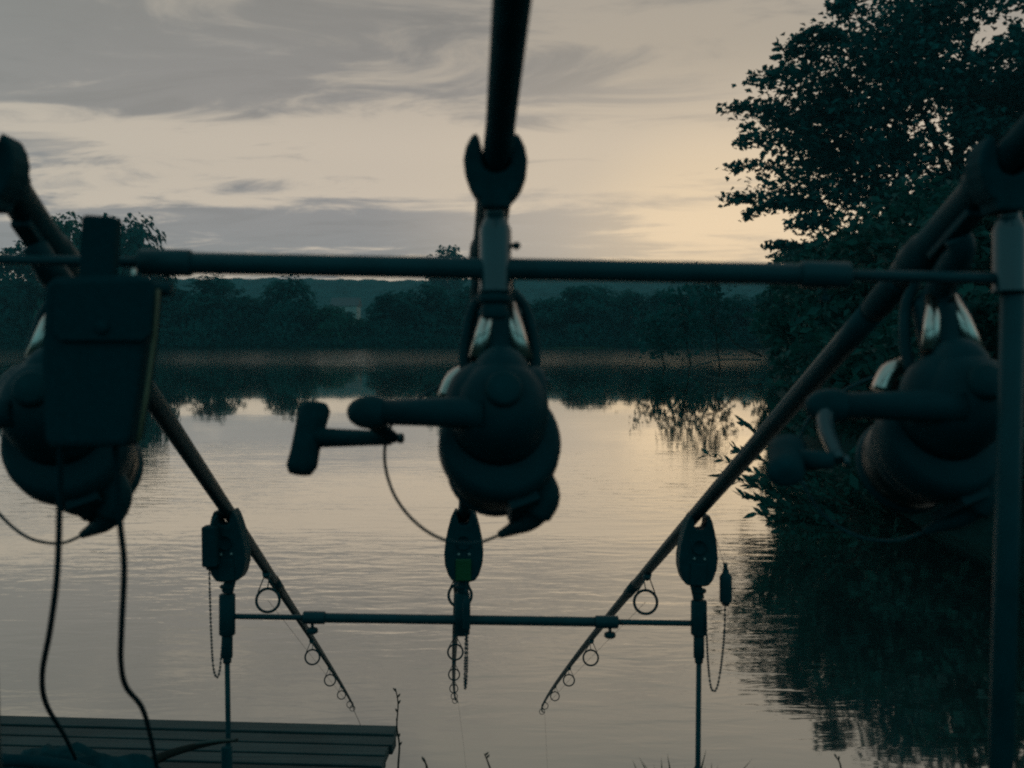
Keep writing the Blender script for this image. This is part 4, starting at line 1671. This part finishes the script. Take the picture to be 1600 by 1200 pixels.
# ================================================================ the case hung over the rear bar at the left
DP = 0.478
PXP = DP / FPX
pc = empty('hanging_case', U(160, 690, DP), 'black flat case hung over the rear bar before the left reel, two cords below', 'case')
b = MB()
out = [(84, 447), (100, 436), (232, 432), (246, 446), (240, 520), (228, 610), (214, 688), (204, 696), (96, 698), (84, 690), (79, 560)]
solid_profile(b, [(x - 160, y - 560) for x, y in out], U(160, 560, DP), RGT, UPV, FWD, 0.022, PXP)
b.build('body', M['nylon'], pc, 0.003)
b = MB()
out = [(131, 342), (137, 337), (183, 340), (187, 346), (180, 440), (128, 440)]
solid_profile(b, [(x - 160, y - 400) for x, y in out], U(160, 400, DP), RGT, UPV, FWD, 0.008, PXP)
b.build('hanging_tab', M['nylon'], pc, 0.002)
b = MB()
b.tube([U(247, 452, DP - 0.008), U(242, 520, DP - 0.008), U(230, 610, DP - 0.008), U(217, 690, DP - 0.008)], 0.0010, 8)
b.build('lit_edge_trim', M['lit_trim'], pc)  # thin border coloured tan to show the rim light along the right edge
b = MB()
b.cyl(U(240, 452, DP), U(268, 452, DP), 11 * PXP, 14)
b.build('side_toggle', M['black'], pc)
b = MB()
b.cyl(U(209, 420, DP), U(209, 436, DP), 4.5 * PXP, 10)
b.build('rivet', M['chrome'], pc)
b = MB()
solid_profile(b, [(x - 160, y - 480) for x, y in [(90, 441), (236, 438), (241, 452), (234, 522), (222, 532), (98, 532), (86, 522)]], U(160, 480, DP - 0.0125), RGT, UPV, FWD, 0.003, PXP)
b.build('flap', M['nylon'], pc, 0.001)
b = MB()
b.lathe(U(160, 512, DP - 0.014), -FWD, [(0.0032, 0), (0.0032, 0.0012), (0.0024, 0.0018), (0, 0.0019)], 14)
b.build('press_stud', M['nylon'], pc)
c1 = [(95, 690, 0.485), (93, 795, 0.50), (89, 900, 0.52), (78, 985, 0.55), (66, 1055, 0.60), (73, 1102, 0.68), (100, 1148, 0.80), (118, 1185, 0.92)]
c2 = [(180, 690, 0.485), (187, 810, 0.50), (194, 885, 0.52), (190, 980, 0.55), (189, 1035, 0.58), (197, 1073, 0.62), (222, 1106, 0.66), (235, 1150, 0.74), (245, 1200, 0.84), (252, 1250, 0.93)]
for c in (c1, c2):
    b = MB()
    q = catmull([U(*p) for p in c], 8)
    b.tube(q, 0.0017, 8)
    b.build('cord', M['nylon'], pc)

# ================================================================ bag on the bank, stick, tuft
bagc = U(85, 1240, 0.98)
bg_ = empty('bag', Vector((bagc.x, bagc.y, GROUND_Z)), 'dark crumpled bag lying on the near bank in the lower left corner', 'bag')
b = MB()
nu, nv = 46, 24
V, F = [], []
for j in range(nv + 1):
    th = PI * 0.5 * j / nv
    for i in range(nu):
        ph = 2 * PI * i / nu
        rx, ry, rz = 0.168, 0.12, 0.196
        n1 = noise.noise((math.cos(ph) * 2.2, math.sin(ph) * 2.2, th * 2.4))
        n2 = noise.noise((math.cos(ph) * 6, math.sin(ph) * 6, th * 7 + 4))
        k = 1 + 0.10 * n1 + 0.05 * n2
        V.append((bagc.x - 0.02 + rx * math.cos(ph) * math.cos(th) ** 0.7 * k, bagc.y + ry * math.sin(ph) * math.cos(th) ** 0.7 * k, GROUND_Z - 0.012 + rz * math.sin(th) * k))
for j in range(nv):
    for i in range(nu):
        i2 = (i + 1) % nu
        F.append((j * nu + i, j * nu + i2, (j + 1) * nu + i2, (j + 1) * nu + i))
b.add(V, F, True)
b.build('body', M['bagcloth'], bg_)
b = MB()
b.tube(catmull([Vector((bagc.x - 0.10, bagc.y - 0.01, GROUND_Z + 0.165)), Vector((bagc.x - 0.04, bagc.y - 0.03, GROUND_Z + 0.199)), Vector((bagc.x + 0.05, bagc.y - 0.03, GROUND_Z + 0.187)), Vector((bagc.x + 0.09, bagc.y - 0.01, GROUND_Z + 0.13))], 6), 0.006, 8)
b.build('carry_strap', M['nylon'], bg_)
b = MB()
q = catmull([U(225, 1196, 1.06), U(270, 1176, 1.075), U(325, 1162, 1.085), U(372, 1156, 1.09)], 6)
b.tube(q, list(np.linspace(0.006, 0.0016, len(q))), 8)
sk_ = empty('stick', q[0], 'thin stick pointing right from the bag to the left stand leg', 'stick')
b.build('shaft', M['bark'], sk_)
b = MB()
b.tube([q[-9] + Vector((0, -0.004, 0.004)), q[-5] + Vector((0, -0.003, 0.003)), q[-1]], [0.0014, 0.0022, 0.001], 7)
b.build('split_tip', M['deadwood'], sk_)


def tuft(cx, cy, n, h, label, spread, seed):
    r_ = random.Random(seed)
    z = bank_z(cx, cy)
    e = empty('grass_tuft', Vector((cx, cy, z)), label, 'plant', 'grass tufts on the near bank')
    b = MB()
    for k in range(n):
        an = r_.uniform(0, 2 * PI)
        lean = r_.uniform(0.2, 1.0)
        p0 = Vector((cx + r_.gauss(0, spread), cy + r_.gauss(0, spread * 0.6), z - 0.01))
        dr = Vector((math.cos(an), math.sin(an), 0))
        hh = h * r_.uniform(0.5, 1.0)
        sd = Vector((-dr.y, dr.x, 0)) * 0.0035
        p1 = p0 + dr * hh * lean * 0.3 + Vector((0, 0, hh * 0.7))
        p2 = p0 + dr * hh * lean * 0.8 + Vector((0, 0, hh))
        b.add([p0 - sd, p0 + sd, p1 + sd * 0.8, p1 - sd * 0.8, p2], [(0, 1, 2, 3), (3, 2, 4)], True)
    b.build('blades', M['grass'], e)['kind'] = 'stuff'


rf = U(1080, 1200, DF)
tuft(rf.x, rf.y, 220, 0.125, 'low dark grass tuft round the foot of the right front leg', 0.024, 3)
lf_ = U(300, 1240, DF)
tuft(lf_.x, lf_.y, 90, 0.05, 'short grass tuft by the foot of the left front leg', 0.03, 4)
n = 5000
xs = rng.uniform(-3, 3, n)
ys_ = rng.uniform(-1.5, 1.15, n)
P = np.array([(x, y, bank_z(x, y) + 0.004) for x, y in zip(xs, ys_)])
go = bpy.data.objects.new('grass', leaf_mesh('grass', P, 0.022, M['grass'], 0.2, 2.6))
COL.objects.link(go)
tag(go, 'short trampled grass on the near bank', 'grass', kind='stuff')

# ================================================================ evening haze
HAZE = True
if HAZE:
    hz_ = MB()
    hz_.box(Vector((0, 0, 15.4)), 1300, 1300, 35.2)
    ho = hz_.build('haze', None)
    hm = bpy.data.materials.new('evening_haze')
    hm.use_nodes = True
    N = hm.node_tree.nodes
    N.clear()
    pv = N.new('ShaderNodeVolumePrincipled')
    pv.inputs['Color'].default_value = (0.30, 0.72, 0.80, 1)
    pv.inputs['Density'].default_value = 0.0009
    pv.inputs['Anisotropy'].default_value = 0.0
    oo = N.new('ShaderNodeOutputMaterial')
    hm.node_tree.links.new(pv.outputs[0], oo.inputs['Volume'])
    ho.data.materials.append(hm)
    tag(ho, 'thin evening haze over the lake', 'haze', kind='stuff')
